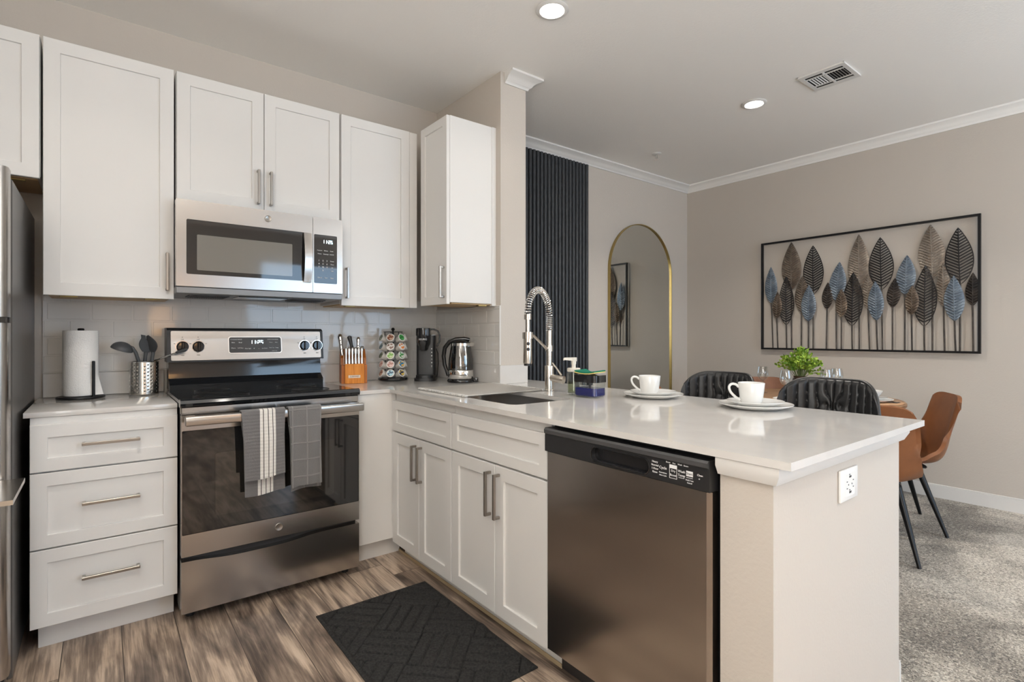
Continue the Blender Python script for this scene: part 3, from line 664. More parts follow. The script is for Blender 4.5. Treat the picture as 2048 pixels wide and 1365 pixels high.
bm = NB(); plate(bm, rrect(.528, .794, 1.106, 1.196, .013, 4), [rrect(.532, .790, 1.110, 1.192, .010, 4)], 0, .004, lambda x, z, h: (x, py(z)-.0070+h, z)); obj('display_bezel', bm, M['chrome'], t)
bm = NB(); put_seg(bm, '11:25', (.668, py(1.165)-.0068, 1.165), .021, '-Y'); obj('clock_digits', bm, M['digits'], dp, label='lit clock reading 11:25')
bm = NB()
for xx, zz, s_, q in ((.566,1.180,'COOKING MODES',.0068),(.748,1.180,'OVEN CONTROLS',.0068),(.552,1.164,'Bake',.008),(.586,1.164,'Broil',.008),(.738,1.164,'Timer',.007),(.766,1.164,'Start',.007),(.552,1.135,'Warm',.008),(.586,1.135,'Self Clean',.007),(.622,1.132,'Oven Light',.007),(.652,1.132,'+',.012),(.676,1.132,'-',.014),(.705,1.132,'Set Clock',.007),(.742,1.135,'Cook Time',.006),(.768,1.135,'Delay',.007),(.755,1.118,'Lock 3 sec',.006)):
    bm = NB(); put_text(bm, s_, q, (xx, py(zz)-.0066, zz), '-Y'); obj('key_print', bm, M['white_print'], dp, 0, label='white key lettering')
for xx in (.323,.392,.917,.987):
    bm = NB(); put_text(bm, 'o', .010, (xx, py(1.192)-.0046, 1.194), '-Y'); put_text(bm, 'OFF', .0075, (xx, py(1.182)-.0046, 1.181), '-Y'); put_text(bm, 'HI', .007, (xx-.034, py(1.160)-.0046, 1.160), '-Y'); put_text(bm, 'LO', .007, (xx+.034, py(1.16)-.0046, 1.160), '-Y'); put_text(bm, 'MED', .0075, (xx, py(1.100)-.0046, 1.102), '-Y')
    obj('knob_marking', bm, M['dark_print'], cpn, 0, label='dark dial lettering')
for xx in (.323,.392,.917,.987):
    bm = NB(); zc = 1.145
    lathe(bm, [(0,0),(.027,0),(.028,.004),(.026,.014),(.022,.020),(0,.021)], 28, (xx, py(zc)-.004, zc), 'Y')
    box(bm, xx-.006, xx+.006, py(zc)-.037, py(zc)-.02, zc-.024, zc+.024, .003)
    k_ = obj('knob', bm, M['bplastic_g'], t, 40)
    bm = NB(); lathe(bm, [(.0275,0),(.031,0),(.031,.003),(.0275,.003)], 28, (xx, py(zc)-.004, zc), 'Y', closed=True); obj('knob_ring', bm, M['chrome'], k_)

# ------------------------------------------------------------------ dishwasher
t = thing('dishwasher', 'stainless dishwasher with black control strip at the end of the peninsula', 'dishwasher', (1.5, 1.06, 0))
ya, yb = 1.379, .747
bm = NB(); box(bm, 1.262, 1.85, yb+.006, ya-.006, .10, .885, .002); obj('tub', bm, M['bplastic'], t)
bm = NB(); pl = [(1.262,ya),(1.238,ya),(1.226,ya-.010)] + [(1.224, 1.06)] + [(1.226,yb+.012),(1.238,yb+.002),(1.262,yb+.002)]
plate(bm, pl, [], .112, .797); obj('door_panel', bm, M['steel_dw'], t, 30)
bm = NB()
# control strip with a recessed pocket handle
yc0, yc1 = 1.160, .935
plate(bm, [(yb+.001,.799),(ya,.799),(ya,.880),(yb+.001,.880)], [rrect(yc1, yc0, .806, .851, .020, 6)], 1.222, 1.262, lambda y, z, h: (h, y, z))
o = obj('control_strip', bm, M['bplastic'], t, 30)
bm = NB(); box(bm, 1.2395, 1.262, yc1-.004, yc0+.004, .802, .853); obj('pocket_handle', bm, M['bplastic_g'], t, label='recessed grip')
bm = NB(); tube(bm, [(1.2215, p[0], p[1]) for p in rrect(yc1, yc0, .806, .851, .020, 6)], .0022, 8, closed=True); obj('pocket_rim', bm, M['bplastic_g'], t)
bm = NB(); prism(bm, [(1.2235,.858),(1.2165,.862),(1.2155,.874),(1.221,.8795),(1.2235,.8795)], yb+.003, ya-.002, lambda x, z, h: (x, h, z)); obj('top_lip', bm, M['dgrey'], t, 40)
bm = NB(); X = 1.2217
for k, s_ in enumerate(('Heavy','Normal','1-Hour','Rinse')): put_text(bm, s_, .0078, (X, .9155, .848-k*.0095), '-X')
put_text(bm, 'Cycle', .011, (X, .889, .836), '-X'); put_text(bm, 'Autosense', .006, (X, .889, .8225), '-X'); put_text(bm, 'Select Cycle', .0048, (X, .889, .815), '-X')
for k, s_ in enumerate(('Boost','Hot','Wash','Steam')): put_text(bm, s_, .0058, (X, .872-k*.0185, .8545), '-X')
plate(bm, [(.844,.813),(.868,.813),(.868,.850),(.844,.850)], [[(.8452,.8142),(.8668,.8142),(.8668,.840),(.8452,.840)]], X-.0004, X, lambda y, z, h: (h, y, z))
put_text(bm, 'Dry', .0085, (X, .856, .8335), '-X'); put_text(bm, 'Boost', .0085, (X, .856, .822), '-X')
put_text(bm, 'Wash', .0095, (X, .830, .837), '-X'); put_text(bm, 'Temp', .0095, (X, .830, .8265), '-X'); box(bm, X-.0004, X, .821, .839, .8195, .8205)
plate(bm, [(.7955,.829),(.8155,.829),(.8155,.843),(.7955,.843)], [], X-.0004, X, lambda y, z, h: (h, y, z))
box(bm, X-.0004, X, .796, .815, .8245, .8258); put_text(bm, 'Hold 3 sec', .0055, (X, .8055, .8185), '-X'); put_text(bm, 'Cancel', .0055, (X, .8055, .8115), '-X')
put_text(bm, 'Clean', .0072, (X, .775, .838), '-X'); put_text(bm, 'o', .007, (X, .777, .829), '-X')
obj('control_print', bm, M['white_print'], o, 0, label='white control lettering')
bm = NB(); put_text(bm, 'Start', .0095, (X-.0006, .8055, .836), '-X'); obj('start_print', bm, M['dark_print'], o, 0, label='dark Start lettering on white key')
bm = NB(); box(bm, 1.30, 1.32, yb+.004, ya-.004, .012, .108); obj('kick_plate', bm, M['bplastic'], t)
for yy in (yb+.06, ya-.06):
    bm = NB(); cyl(bm, (1.40, yy, 0), (1.40, yy, .102), .014, 12); obj('foot', bm, M['bplastic'], t)
# ------------------------------------------------------------------ items left of the range
Z0 = CT + .0005
t = thing('paper_towel_holder', 'black paper towel holder with round base on the short worktop', 'holder', (-.072, 3.12, Z0))
cx, cy = -.072, 3.12
bm = NB(); lathe(bm, [(0,0),(.088,0),(.090,.004),(.088,.010),(.05,.012),(0,.012)], 48, (cx, cy, Z0)); obj('base', bm, M['bmetal'], t)
bm = NB(); cyl(bm, (cx, cy, Z0+.01), (cx, cy, Z0+.312), .008, 16); lathe(bm, [(0,.309),(.012,.309),(.013,.316),(.010,.320),(0,.321)], 16, (cx, cy, Z0)); obj('centre_post', bm, M['bmetal'], t)
bm = NB(); cyl(bm, (cx+.046, cy-.066, Z0+.008), (cx+.046, cy-.066, Z0+.168), .0062, 14); lathe(bm, [(.0062,.166),(.005,.171),(0,.172)], 14, (cx+.046, cy-.066, Z0)); obj('side_rod', bm, M['bmetal'], t)
bm = NB(); R_ = .064
lathe(bm, [(.020,.014),(R_,.014),(R_+.001,.02),(R_+.001,.303),(R_,.309),(.020,.309)], 48, (cx, cy, Z0), closed=True)
# loose end of the roll
def loose(u, v_):
    a = radians(-95) + u*1.25; r = R_+.0018 + .022*u**3*max(0, 1-v_*3.2) + .001*u
    return (cx + r*cos(a), cy + r*sin(a), Z0+.016+.290*v_)
sheet(bm, 14, 16, loose, .0012)
tag(obj('paper_towel_roll', bm, M['paper'], None, 50), 'white paper towel roll on the black holder', 'paper towel')
# utensil holder: perforated steel
ux, uy = .168, 3.155
t = thing('utensil_holder', 'perforated steel utensil holder beside the range', 'utensil holder', (ux, uy, Z0))
R_ = .060; H_ = .158; seg = 162; rows = 64
holes = set()
for c0 in range(0, seg, 6):
    if (c0//6) % 4 == 3: continue
    for r in range(8): holes.add((c0, 5 + r*7 + (3 if (c0//6) % 2 else 0)))
bm = NB(); vs = [[bm.verts.new((ux+R_*cos(2*pi*i/seg), uy+R_*sin(2*pi*i/seg), Z0+H_*j/rows)) for j in range(rows+1)] for i in range(seg)]
for i in range(seg):
    for j in range(rows):
        if (i, j) in holes or ((i-1) % seg, j) in holes or (i, j-1) in holes or ((i-1) % seg, j-1) in holes: continue
        bm.faces.new((vs[i][j], vs[(i+1)%seg][j], vs[(i+1)%seg][j+1], vs[i][j+1]))
# round the square openings a little
for (i, j) in holes:
    c_ = V((ux+R_*cos(2*pi*(i+1)/seg), uy+R_*sin(2*pi*(i+1)/seg), Z0+H_*(j+1)/rows))
    for di, dj in ((0,0),(2,0),(2,2),(0,2)):
        v_ = vs[(i+di) % seg][j+dj]; v_.co = v_.co + (c_ - v_.co)*.22
bmesh.ops.delete(bm, geom=[v_ for v_ in bm.verts if not v_.link_faces], context='VERTS')
o = obj('canister', bm, M['nickel'], t, 50)
md = o.modifiers.new('thickness', 'SOLIDIFY'); md.thickness = .0012; md.offset = -1
bm = NB(); tube(bm, [(ux+R_*cos(2*pi*k/48), uy+R_*sin(2*pi*k/48), Z0+H_) for k in range(48)], .002, 8, closed=True); obj('rim', bm, M['chrome'], t)
bm = NB(); lathe(bm, [(0,.001),(R_-.001,.001),(R_,.004),(R_-.002,.006),(0,.006)], 48, (ux, uy, Z0)); obj('base_disc', bm, M['chrome'], t)
def utensil(name, label, cat, p0, p1, head, hr=.006, hm='pull'):
    t = thing(name, label, cat, (p0[0], p0[1], p0[2]))
    p0 = V(p0); p1 = V(p1)
    bm = NB(); tube(bm, [p0, p0.lerp(p1, .5), p1], [hr, hr, hr*.8], 10); obj('handle', bm, M['chrome'], t)
    bm = NB(); head(bm, p1, (p1-p0).normalized()); obj('head', bm, M['cupgrey'], t, 45)
    return t
def ladle(bm, p, d):
    tube(bm, [p - d*.05, p, p + V((-.012,-.002,.022)), p + V((-.032,-.004,.032))], [.008,.008,.008,.007], 10)
    c = p + V((-.055,-.006,.014)); m = Matrix.Translation(c) @ Euler((radians(10), radians(18), 0)).to_matrix().to_4x4()
    q = bmesh.new(); pr = [(.0455*cos(a), .038*sin(a)) for a in [k*pi/2/9 for k in range(10)]]
    lathe(q, [(r, z) for r, z in pr] + [(r*.94, z*.92) for r, z in pr[::-1]], 28); merge(bm, q, m)
utensil('ladle', 'dark grey ladle with its bowl hanging to the left of the steel holder', 'ladle', (ux+.02, uy, Z0+.01), (ux-.035, uy-.012, Z0+.205), ladle)
def turner(bm, p, d):
    tube(bm, [p - d*.06, p, p + d*.02], [.008,.008,.009], 10)
    def f(u, v_):
        wd = .012 + .020*sin(pi*min(1, v_*1.15+.1)); c = p + d*(.02 + .085*v_) + V((0,-.016*v_*v_,0))
        return c + V((-(u-.5)*2*wd*.75 - .02*v_, -(u-.5)*wd*.8, (u-.5)*wd*.3))
    sheet(bm, 10, 16, f, .004)
utensil('slotted_turner', 'dark grey turner standing upright in the steel holder', 'kitchen utensil', (ux-.01, uy+.02, Z0+.01), (ux+.006, uy+.012, Z0+.185), turner)
def spoon(bm, p, d):
    tube(bm, [p - d*.06, p, p + d*.02], [.008,.008,.008], 10)
    def f(u, v_):
        wd = .004 + .030*sin(pi*min(1, v_*.92+.06)); a = (u-.5)*2; c = p + d*(.015+.088*v_)
        return c + V((a*wd*.5 - .035*v_*v_, -a*wd*.8, -.012*(1-a*a)*sin(pi*v_)*.5 + a*.002))
    sheet(bm, 10, 16, f, .004)
utensil('solid_spoon', 'dark grey solid spoon behind the turner in the steel holder', 'spoon', (ux+.012, uy+.01, Z0+.01), (ux+.034, uy-.002, Z0+.185), spoon)
utensil('spatula', 'slim grey-handled utensil leaning right over the range from the steel holder', 'kitchen utensil', (ux-.005, uy+.034, Z0+.140), (ux+.165, uy-.12, Z0+.220), lambda bm, p, d: tube(bm, [p-d*.055, p-d*.02, p, p+d*.004], [.007,.0068,.0058,.003], 10), .0045)

# ------------------------------------------------------------------ knife block
bx_, by_ = 1.210, 3.060
t = thing('knife_block', 'orange-stained wooden knife block right of the range', 'knife block', (bx_, by_+.06, Z0))
wd = .062
def kb(y, z, h): return (h, by_+y, Z0+z)
bm = NB(); prism(bm, [(0,0),(.150,0),(.150,.185),(.108,.205),(.052,.150),(.044,.110),(0,.110)], bx_-wd-.010, bx_+wd+.014, lambda y, z, h: kb(y+.012, z, h)); obj('block', bm, M['orange_d'], t, 0)
bm = NB(); box(bm, bx_-wd+.008, bx_+wd-.004, by_-.004, by_+.0125, Z0, Z0+.118, .002); obj('front_panel', bm, M['orange'], t, label='bright orange front panel')
bm = NB(); box(bm, bx_-.035, bx_+.035, by_-.0052, by_-.0035, Z0+.033, Z0+.051, .0005); o = obj('name_plate', bm, M['chrome'], t, label='small metal name plate')
bm = NB(); put_text(bm, 'CUISINART', .0105, (bx_, by_-.0054, Z0+.042), '-Y'); obj('name_lettering', bm, M['dark_print'], o, 0)
# six steak knives in the front row
def knife(label, x, y, z, ln, r, m, lean, group=None, steel_end=True):
    k = thing('kitchen_knife', label, 'knife', (x, y, z), 0, group)
    bm = NB(); d = V((lean[0], lean[1], 1)).normalized(); p = V((x, y, z))
    tube(bm, [p, p+d*ln*.15, p+d*ln*.5, p+d*ln*.82, p+d*ln*.95, p+d*ln], [r*.9, r*1.05, r*.8, r*1.1, r*1.15, r*.6], 12); obj('handle', bm, m, k, 50)
    if steel_end:
        for f in (.3, .5, .7):
            bm = NB(); cyl(bm, p+d*ln*f+V((0,-r*1.02,0)), p+d*ln*f+V((0,-r*.6,0)), r*.28, 8); obj('rivet', bm, M['bplastic'], k)
    bm = NB(); bx = p - d*.07; box(bm, bx.x-.001, bx.x+.001, bx.y-.006, bx.y+.006, bx.z, p.z+.003)
    obj('blade', bm, M['nickel'], k)
ps = ['leftmost','second from left','third from left','third from right','second from right','rightmost']
for i in range(6):
    knife('short white-bolstered steak knife, %s of six in the front row of the block' % ps[i], bx_-.045+i*.0185, by_+.024, Z0+.112, .105, .0068, M['chrome'], (0,.10), 'steak knives in the knife block', False)
knife('large steel-handled knife at the back left of the knife block', bx_-.062, by_+.075, Z0+.165, .135, .012, M['chrome'], (-.10,.22))
knife('black-handled knife leaning left in the middle of the knife block', bx_+.005, by_+.085, Z0+.175, .115, .012, M['bplastic'], (-.22,.22), None, False)
knife('slim steel-handled knife at the back right of the knife block', bx_+.030, by_+.085, Z0+.175, .105, .010, M['chrome'], (.05,.22))
s_ = thing('kitchen_scissors', 'black scissor handle at the right of the knife block', 'scissors', (bx_+.058, by_+.11, Z0+.195))
bm = NB(); box(bm, bx_+.048, bx_+.068, by_+.095, by_+.125, Z0+.192, Z0+.222, .005, 2); obj('handle', bm, M['bplastic_g'], s_)

# turn the block and its knives to face the camera a little
PV = V((bx_, by_+.06, 0)); RZ = radians(-15)
for o in list(C.objects):
    if o.parent is None and (o.name.startswith('kitchen_knife') or o.name.startswith('knife_block') or o.name.startswith('kitchen_scissors')):
        d_ = o.location - PV; o.location = PV + V((d_.x*cos(RZ)-d_.y*sin(RZ), d_.x*sin(RZ)+d_.y*cos(RZ), d_.z)); o.rotation_euler.z += RZ
# wall outlet on the backsplash behind the carousel
t = thing('wall_outlet', 'white wall outlet on the tiled backsplash left of the pod carousel', 'outlet', (1.50, W-.01, 1.09))
bm = NB(); box(bm, 1.462, 1.540, W-.0145, W-.008, 1.065, 1.185, .002); o = obj('cover_plate', bm, M['cream'], t)
bm = NB()
for zz in (1.100, 1.150):
    for dx in (-.008, .006): box(bm, 1.501+dx, 1.5035+dx, W-.0149, W-.0143, zz-.005, zz+.006)
    cyl(bm, (1.5015, W-.0149, zz-.012), (1.5015, W-.0143, zz-.012), .003, 10)
obj('socket', bm, M['dark_print'], o)

# ------------------------------------------------------------------ coffee pod carousel
px_, py_ = 1.478, 3.135
t = thing('pod_carousel', 'black rotating coffee pod carousel on the corner of the worktop', 'carousel', (px_, py_, Z0))
bm = NB(); lathe(bm, [(0,.002),(.092,.002),(.096,.008),(.092,.018),(.070,.026),(.03,.028),(0,.028)], 48, (px_, py_, Z0)); obj('base', bm, M['bplastic_g'], t)
bm = NB(); cyl(bm, (px_, py_, Z0+.02), (px_, py_, Z0+.318), .006, 12); lathe(bm, [(0,.322),(.008,.318),(.012,.326),(.008,.336),(0,.339)], 16, (px_, py_, Z0)); obj('spindle', bm, M['bmetal'], t)
bm = NB(); lathe(bm, [(0,.308),(.060,.308),(.062,.310),(.060,.312),(0,.312)], 40, (px_, py_, Z0)); obj('top_plate', bm, M['bmetal'], t)
cam_az = atan2(-py_, -px_)
cols7 = [cam_az + radians(11 - 51.43*k*1) for k in range(7)]
bm = NB()
for az in cols7:
    for off in (.4488,):
        d = V((cos(az+off), sin(az+off), 0)); tube(bm, [V((px_,py_,Z0+.022))+d*.056, V((px_,py_,Z0+.17))+d*.050, V((px_,py_,Z0+.31))+d*.056], .0015, 6)
obj('wire_rack', bm, M['bmetal'], t)
rowz = [.275, .219, .163, .107, .051]; rown = ['top','second','third','fourth','bottom']
LID = {'brown': ((.20,.06,.03),(.55,.36,.26)), 'green': ((.04,.22,.05),(.10,.42,.12)), 'cocoa': ((.70,.66,.62),(.22,.12,.09)), 'orangec': ((.74,.72,.68),(.78,.22,.03)),
       'lime': ((.20,.45,.08),(.55,.68,.35)), 'greenw': ((.06,.30,.07),(.72,.74,.66)), 'pink': ((.42,.20,.16),(.72,.50,.46)), 'blueor': ((.03,.22,.42),(.75,.45,.10)),
       'ice': ((.04,.10,.18),(.40,.66,.74)), 'navy': ((.03,.04,.10),(.72,.52,.12)), 'teal': ((.03,.07,.10),(.18,.26,.30)), 'dkgreen': ((.04,.08,.03),(.22,.28,.16)), 'greyg': ((.10,.12,.09),(.30,.32,.26)), 'gold': ((.60,.40,.15),(.75,.70,.60))}
LM = {}
for k_, (c1, c2) in LID.items():
    m = mat('pod_lid_' + k_, c1, .3); g = N(m, 'ShaderNodeTexNoise'); g.inputs['Scale'].default_value = 60; g.inputs['Detail'].default_value = 1
    oi = N(m, 'ShaderNodeTexCoord'); L(m, oi.outputs['Object'], g.inputs['Vector'])
    L(m, ramp(m, g.outputs[0], [(.47, c1), (.56, c2)]), bsdf(m).inputs['Base Color']); LM[k_] = m
lids = {-1: ['greyg','teal','dkgreen','pink','brown'], 0: ['brown','cocoa','lime','pink','ice'], 1: ['green','orangec','greenw','blueor','navy'], 2: ['greyg','teal','greyg','gold','ice']}
coln = {-1: 'left', 0: 'front', 1: 'right', 2: 'far right'}
looks = {'greyg':'grey-green','teal':'dark teal','dkgreen':'dark green','pink':'pinkish brown','brown':'brown','cocoa':'cream and cocoa','lime':'lime green','ice':'pale blue','green':'green','orangec':'white and orange','greenw':'green and white','blueor':'blue and orange','navy':'navy and gold','gold':'golden'}
cupb = NB(); lathe(cupb, [(0,-.044),(.0155,-.044),(.0185,-.040),(.0225,-.003),(.0255,-.0025),(.0258,.0),(.0250,.0012),(.0205,.0012),(0,.0008)], 28)
cupm = obj('pod_cup_master', cupb, M['podwhite'], None, 40, world=False).data; bpy.data.objects.remove(bpy.data.objects['pod_cup_master'])
cupm.name = 'cup'
for k in (-1, 0, 1, 2):
    az = cam_az - radians(11) + radians(51.43*k)
    d = V((cos(az), sin(az), 0)); nrm = (d*cos(radians(24)) + V((0,0,1))*sin(radians(24))).normalized()
    for r in range(5):
        p = V((px_, py_, Z0 + rowz[r])) + d*.082
        key = lids[k][r]
        pod = thing('coffee_pod', 'coffee pod with %s lid, %s of the %s column in the carousel' % (looks[key], rown[r] + ' row', coln[k]), 'coffee pod', p, 0, 'coffee pods in the carousel')
        pod.rotation_euler = nrm.to_track_quat('Z', 'Y').to_euler()
        o = bpy.data.objects.new('cup', cupm); C.objects.link(o); o.parent = pod
        b2 = NB(); lathe(b2, [(0,.0016),(.0195,.0016),(.0200,.0008)], 24); obj('lid', b2, LM[key], pod, 0, world=False, label='%s foil lid' % looks[key])

# ------------------------------------------------------------------ coffee maker
t = thing('coffee_maker', 'slim black single-serve coffee maker in the worktop corner', 'coffee maker', (1.658, 3.03, Z0), radians(-33))
def cm(name, bm, m, sm=40, label=None): return obj(name, bm, m, t, sm, world=False, label=label)
bm = NB(); plate(bm, rrect(-.068, .068, -.115, .135, .045, 8), [], 0, .016); plate(bm, rrect(-.058, .058, -.105, -.01, .045, 8), [], .016, .034); cm('base', bm, M['bplastic'])
bm = NB(); plate(bm, rrect(-.060, .060, -.012, .130, .018, 6), [], .014, .272); cm('column', bm, M['bplastic'])
bm = NB(); plate(bm, rrect(-.058, .030, -.085, .12, .020, 6), [], .270, .312); cm('head', bm, M['bplastic_g'])
bm = NB(); lathe(bm, [(0,.182),(.024,.182),(.028,.190),(.030,.205),(.044,.225),(.045,.312),(.044,.316),(0,.317)], 36, (-.012, -.048, 0)); o = cm('brew_head', bm, M['bplastic_g'])
bm = NB(); lathe(bm, [(0,.179),(.018,.179),(.0235,.1825)], 24, (-.012, -.048, 0)); cm('nozzle', bm, M['nickel'])
bm = NB(); tt = text_bm('KEURIG', .0155, .0005); 
for v_ in tt.verts:
    a_ = v_.co.x/.0455; v_.co = V((-.012+.0456*sin(a_), -.048-.0456*cos(a_)-v_.co.z, .248+v_.co.y))
merge(bm, tt); obj('brand_lettering', bm, M['white_print'], o, 0, world=False, label='white capital lettering')
bm = NB()
for k in range(6):
    z_ = .085+k*.021
    if k in (0,): box(bm, .034, .042, -.0126, -.0118, z_-.005, z_-.003); box(bm, .034, .042, -.0126, -.0118, z_+.002, z_+.004)
    elif k == 2: box(bm, .034, .043, -.0126, -.0118, z_-.001, z_+.0012)
    else: cyl(bm, (.038, -.0126, z_), (.038, -.0118, z_), .0040 if k % 2 else .0034, 8)
cm('level_marking', bm, M['white_print'], 0, 'white water level marks')
bm = NB(); box(bm, .032, .060, .0, .125, .272, .276); cm('reservoir_lid', bm, M['bplastic_g'])
bm = NB(); tube(bm, [(.02,.03,.310),(.05,.03,.309),(.075,.03,.298),(.088,.03,.272),(.086,.03,.235),(.074,.03,.212),(.066,.03,.205)], .0055, 10); cm('raised_handle', bm, M['bplastic_g'])
bm = NB(); tube(bm, [(.062,.06,.19),(.074,.06,.16),(.076,.06,.10),(.070,.07,.03),(.064,.09,.004)], .0028, 8); cm('power_cord', bm, M['bplastic'])

t.scale = (1, 1, 1.06)
# ------------------------------------------------------------------ kettle
t = thing('electric_kettle', 'glass electric kettle with black handle and steel band beside the coffee maker', 'kettle', (1.748, 2.752, Z0), radians(-38))
bm = NB(); lathe(bm, [(0,0),(.082,0),(.084,.004),(.083,.014),(.078,.022),(0,.022)], 48); box(bm, .078, .108, -.014, .014, .002, .028, .004, 2); cm('power_base', bm, M['bplastic_g'])
bm = NB(); lathe(bm, [(0,.024),(.076,.024),(.079,.028),(.079,.070),(.076,.076),(0,.076)], 48); cm('steel_band', bm, M['chrome'])
bm = NB(); lathe(bm, [(.076,.0765),(.077,.082),(.074,.14),(.064,.205),(.058,.232),(.0555,.232),(.0615,.205),(.0715,.14),(.0745,.082),(.0735,.0765)], 48, closed=True); cm('glass_body', bm, M['kettle_glass'])
bm = NB(); lathe(bm, [(.056,.224),(.0612,.224),(.0600,.240),(.056,.243)], 48, closed=True)
sp = bmesh.new(); 
pl = [(.050,-.022),(.082,0),(.050,.022)]
plate(sp, pl, [], .222, .243); merge(bm, sp); cm('rim', bm, M['chrome'])
bm = NB(); lathe(bm, [(0,.262),(.03,.260),(.050,.252),(.0605,.243),(.0605,.240),(0,.240)], 40); cm('lid', bm, M['bplastic_g'])
bm = NB(); hp = [(.055,0,.262),(.02,0,.268),(-.030,0,.264),(-.070,0,.248),(-.098,0,.212),(-.106,0,.160),(-.100,0,.110),(-.086,0,.068),(-.078,0,.040)]
tube(bm, hp, [.010,.012,.013,.0135,.0135,.013,.012,.011,.010], 14); cm('handle', bm, M['bplastic_g'])
# ------------------------------------------------------------------ roll-up drying rack over the sink
t = thing('drying_rack', 'grey roll-up drying rack lying over the left part of the sink', 'drying rack', (1.57, 2.27, Z0))
bm = NB(); n = 26; ys_ = [2.055 + k*(2.500-2.055)/(n-1) for k in range(n)]
for y_ in ys_: tube(bm, [(1.325, y_, Z0+.006), (1.815, y_, Z0+.006)], .0046, 8)
obj('rods', bm, mat('silicone_rod', (.42,.40,.37), .35, .5), t)
sil = mat('silicone_strip', (.50,.49,.47), .5)
for x_ in (1.332, 1.808):
    bm = NB()
    for y_ in ys_: box(bm, x_-.010, x_+.010, y_-.0066, y_+.0066, Z0, Z0+.0115, .003, 1)
    box(bm, x_-.006, x_+.006, ys_[0], ys_[-1], Z0+.001, Z0+.006); obj('end_strip', bm, sil, t)

# ------------------------------------------------------------------ faucet
fx, fy = 1.842, 2.045
t = thing('kitchen_faucet', 'brushed nickel spring-neck faucet behind the sink', 'faucet', (fx, fy, Z0))
bm = NB(); lathe(bm, [(0,0),(.026,0),(.026,.004),(.0235,.006),(.0235,.128),(.0215,.131),(0,.131)], 32, (fx, fy, Z0)); obj('body', bm, M['nickel'], t)
bm = NB(); cyl(bm, (fx, fy, Z0+.13), (fx, fy, Z0+.316), .0145, 24); lathe(bm, [(.0145,.205),(.0195,.205),(.0195,.235),(.0145,.235)], 24, (fx, fy, Z0), closed=True); obj('riser', bm, M['nickel'], t)
# arch path: riser top -> over -> spray head (towards the sink, -X)
dr = V((-.96,-.28,0)).normalized()
def arch(s):
    r_ = .100; h0 = Z0+.312; h1 = Z0+.385; rv = .132
    if s < .20: return V((fx, fy, h0 + (h1-h0)*s/.20))
    a = pi*(s-.20)/.80; return V((fx, fy, h1)) + dr*(r_ - r_*cos(a)) + V((0,0,rv*sin(a)))
bm = NB(); tube(bm, [arch(k/60) for k in range(61)], .0085, 12); obj('hose', bm, M['dgrey'], t)
bm = NB(); pts = []; turns = 40; npt = turns*14
prev = None
for k in range(npt+1):
    s = k/npt; p = arch(s); d = (arch(min(1,s+.004)) - arch(max(0,s-.004))).normalized()
    u = V((dr.y, -dr.x, 0)); w_ = d.cross(u).normalized(); a = 2*pi*turns*s
    pts.append(p + (u*cos(a) + w_*sin(a))*.0152)
tube(bm, pts, .0030, 6); obj('spring', bm, M['chrome'], t)
e = arch(1.0)
bm = NB(); cyl(bm, e + V((0,0,.006)), e - V((0,0,.020)), .018, 24); cyl(bm, e - V((0,0,.018)), e - V((0,0,.085)), .0115, 20); obj('hose_collar', bm, M['nickel'], t)
h = e - V((0,0,.080))
bm = NB(); lathe(bm, [(0,0),(.016,0),(.019,-.004),(.019,-.020),(.021,-.030),(.021,-.090),(.0225,-.150),(.021,-.156),(0,-.156)], 28, h); sh = obj('spray_head', bm, M['nickel'], t)
nn = V((-.55,-.835,0)).normalized()
for dz in (-.058, -.085):
    bm = NB(); q_ = h + nn*.0205 + V((0,0,dz)); cyl(bm, q_ - nn*.004, q_ + nn*.003, .0085, 16); obj('spray_button', bm, M['bplastic'], sh, label='round black button')
bm = NB(); cyl(bm, h - V((0,0,.1555)), h - V((0,0,.166)), .0185, 20); obj('spray_face', bm, M['bplastic'], sh)
bm = NB(); side = V((-dr.y, dr.x, 0)); pA = V((fx, fy, Z0+.218)); pB = h + V((0,0,-.018))
tube(bm, [pA, pA + dr*.028, pA + dr*.045 + V((0,0,.012)), pB - dr*.05 + V((0,0,.0)), pB - dr*.018], .0065, 12)
lathe(bm, [(.0195,-.034),(.026,-.034),(.026,-.002),(.0195,-.002)], 24, h, closed=True); obj('docking_arm', bm, M['nickel'], t)
bm = NB(); q = V((.35,-.94,0)).normalized(); b0 = V((fx, fy, Z0+.070))
cyl(bm, b0, b0 + q*.085 - V((0,0,.012)), .021, 28); obj('valve', bm, M['nickel'], t)
bm = NB(); tube(bm, [b0 + q*.070 + V((0,0,.012)), b0 + q*.045 + V((0,0,.045)), b0 + q*.018 + V((0,0,.075))], [.0055,.0045,.004], 10); obj('lever', bm, M['nickel'], t)

# ------------------------------------------------------------------ hand soap pump
sx_, sy_ = 1.800, 1.822
t = thing('soap_dispenser', 'pale soap pump bottle with cream top beside the faucet', 'soap dispenser', (sx_, sy_, Z0))
bm = NB(); lathe(bm, [(0,.003),(.026,.003),(.030,.007),(.031,.012),(.031,.104),(.027,.112),(.027,.114),(.0245,.114),(.0245,.110),(.0285,.102),(.0285,.012),(0,.009)], 36, (sx_, sy_, Z0)); obj('bottle', bm, M['thin_glass'], t)
bm = NB(); lathe(bm, [(0,.0095),(.0283,.0125),(.0283,.066),(0,.066)], 32, (sx_, sy_, Z0)); obj('liquid_soap', bm, M['clear_soap'], t)
bm = NB(); cyl(bm, (sx_, sy_, Z0+.02), (sx_, sy_, Z0+.112), .0035, 10); obj('dip_tube', bm, M['wplastic'], t)
bm = NB(); lathe(bm, [(0,.113),(.031,.113),(.032,.117),(.032,.128),(.030,.130),(0,.130)], 36, (sx_, sy_, Z0)); obj('cap', bm, M['cream'], t)
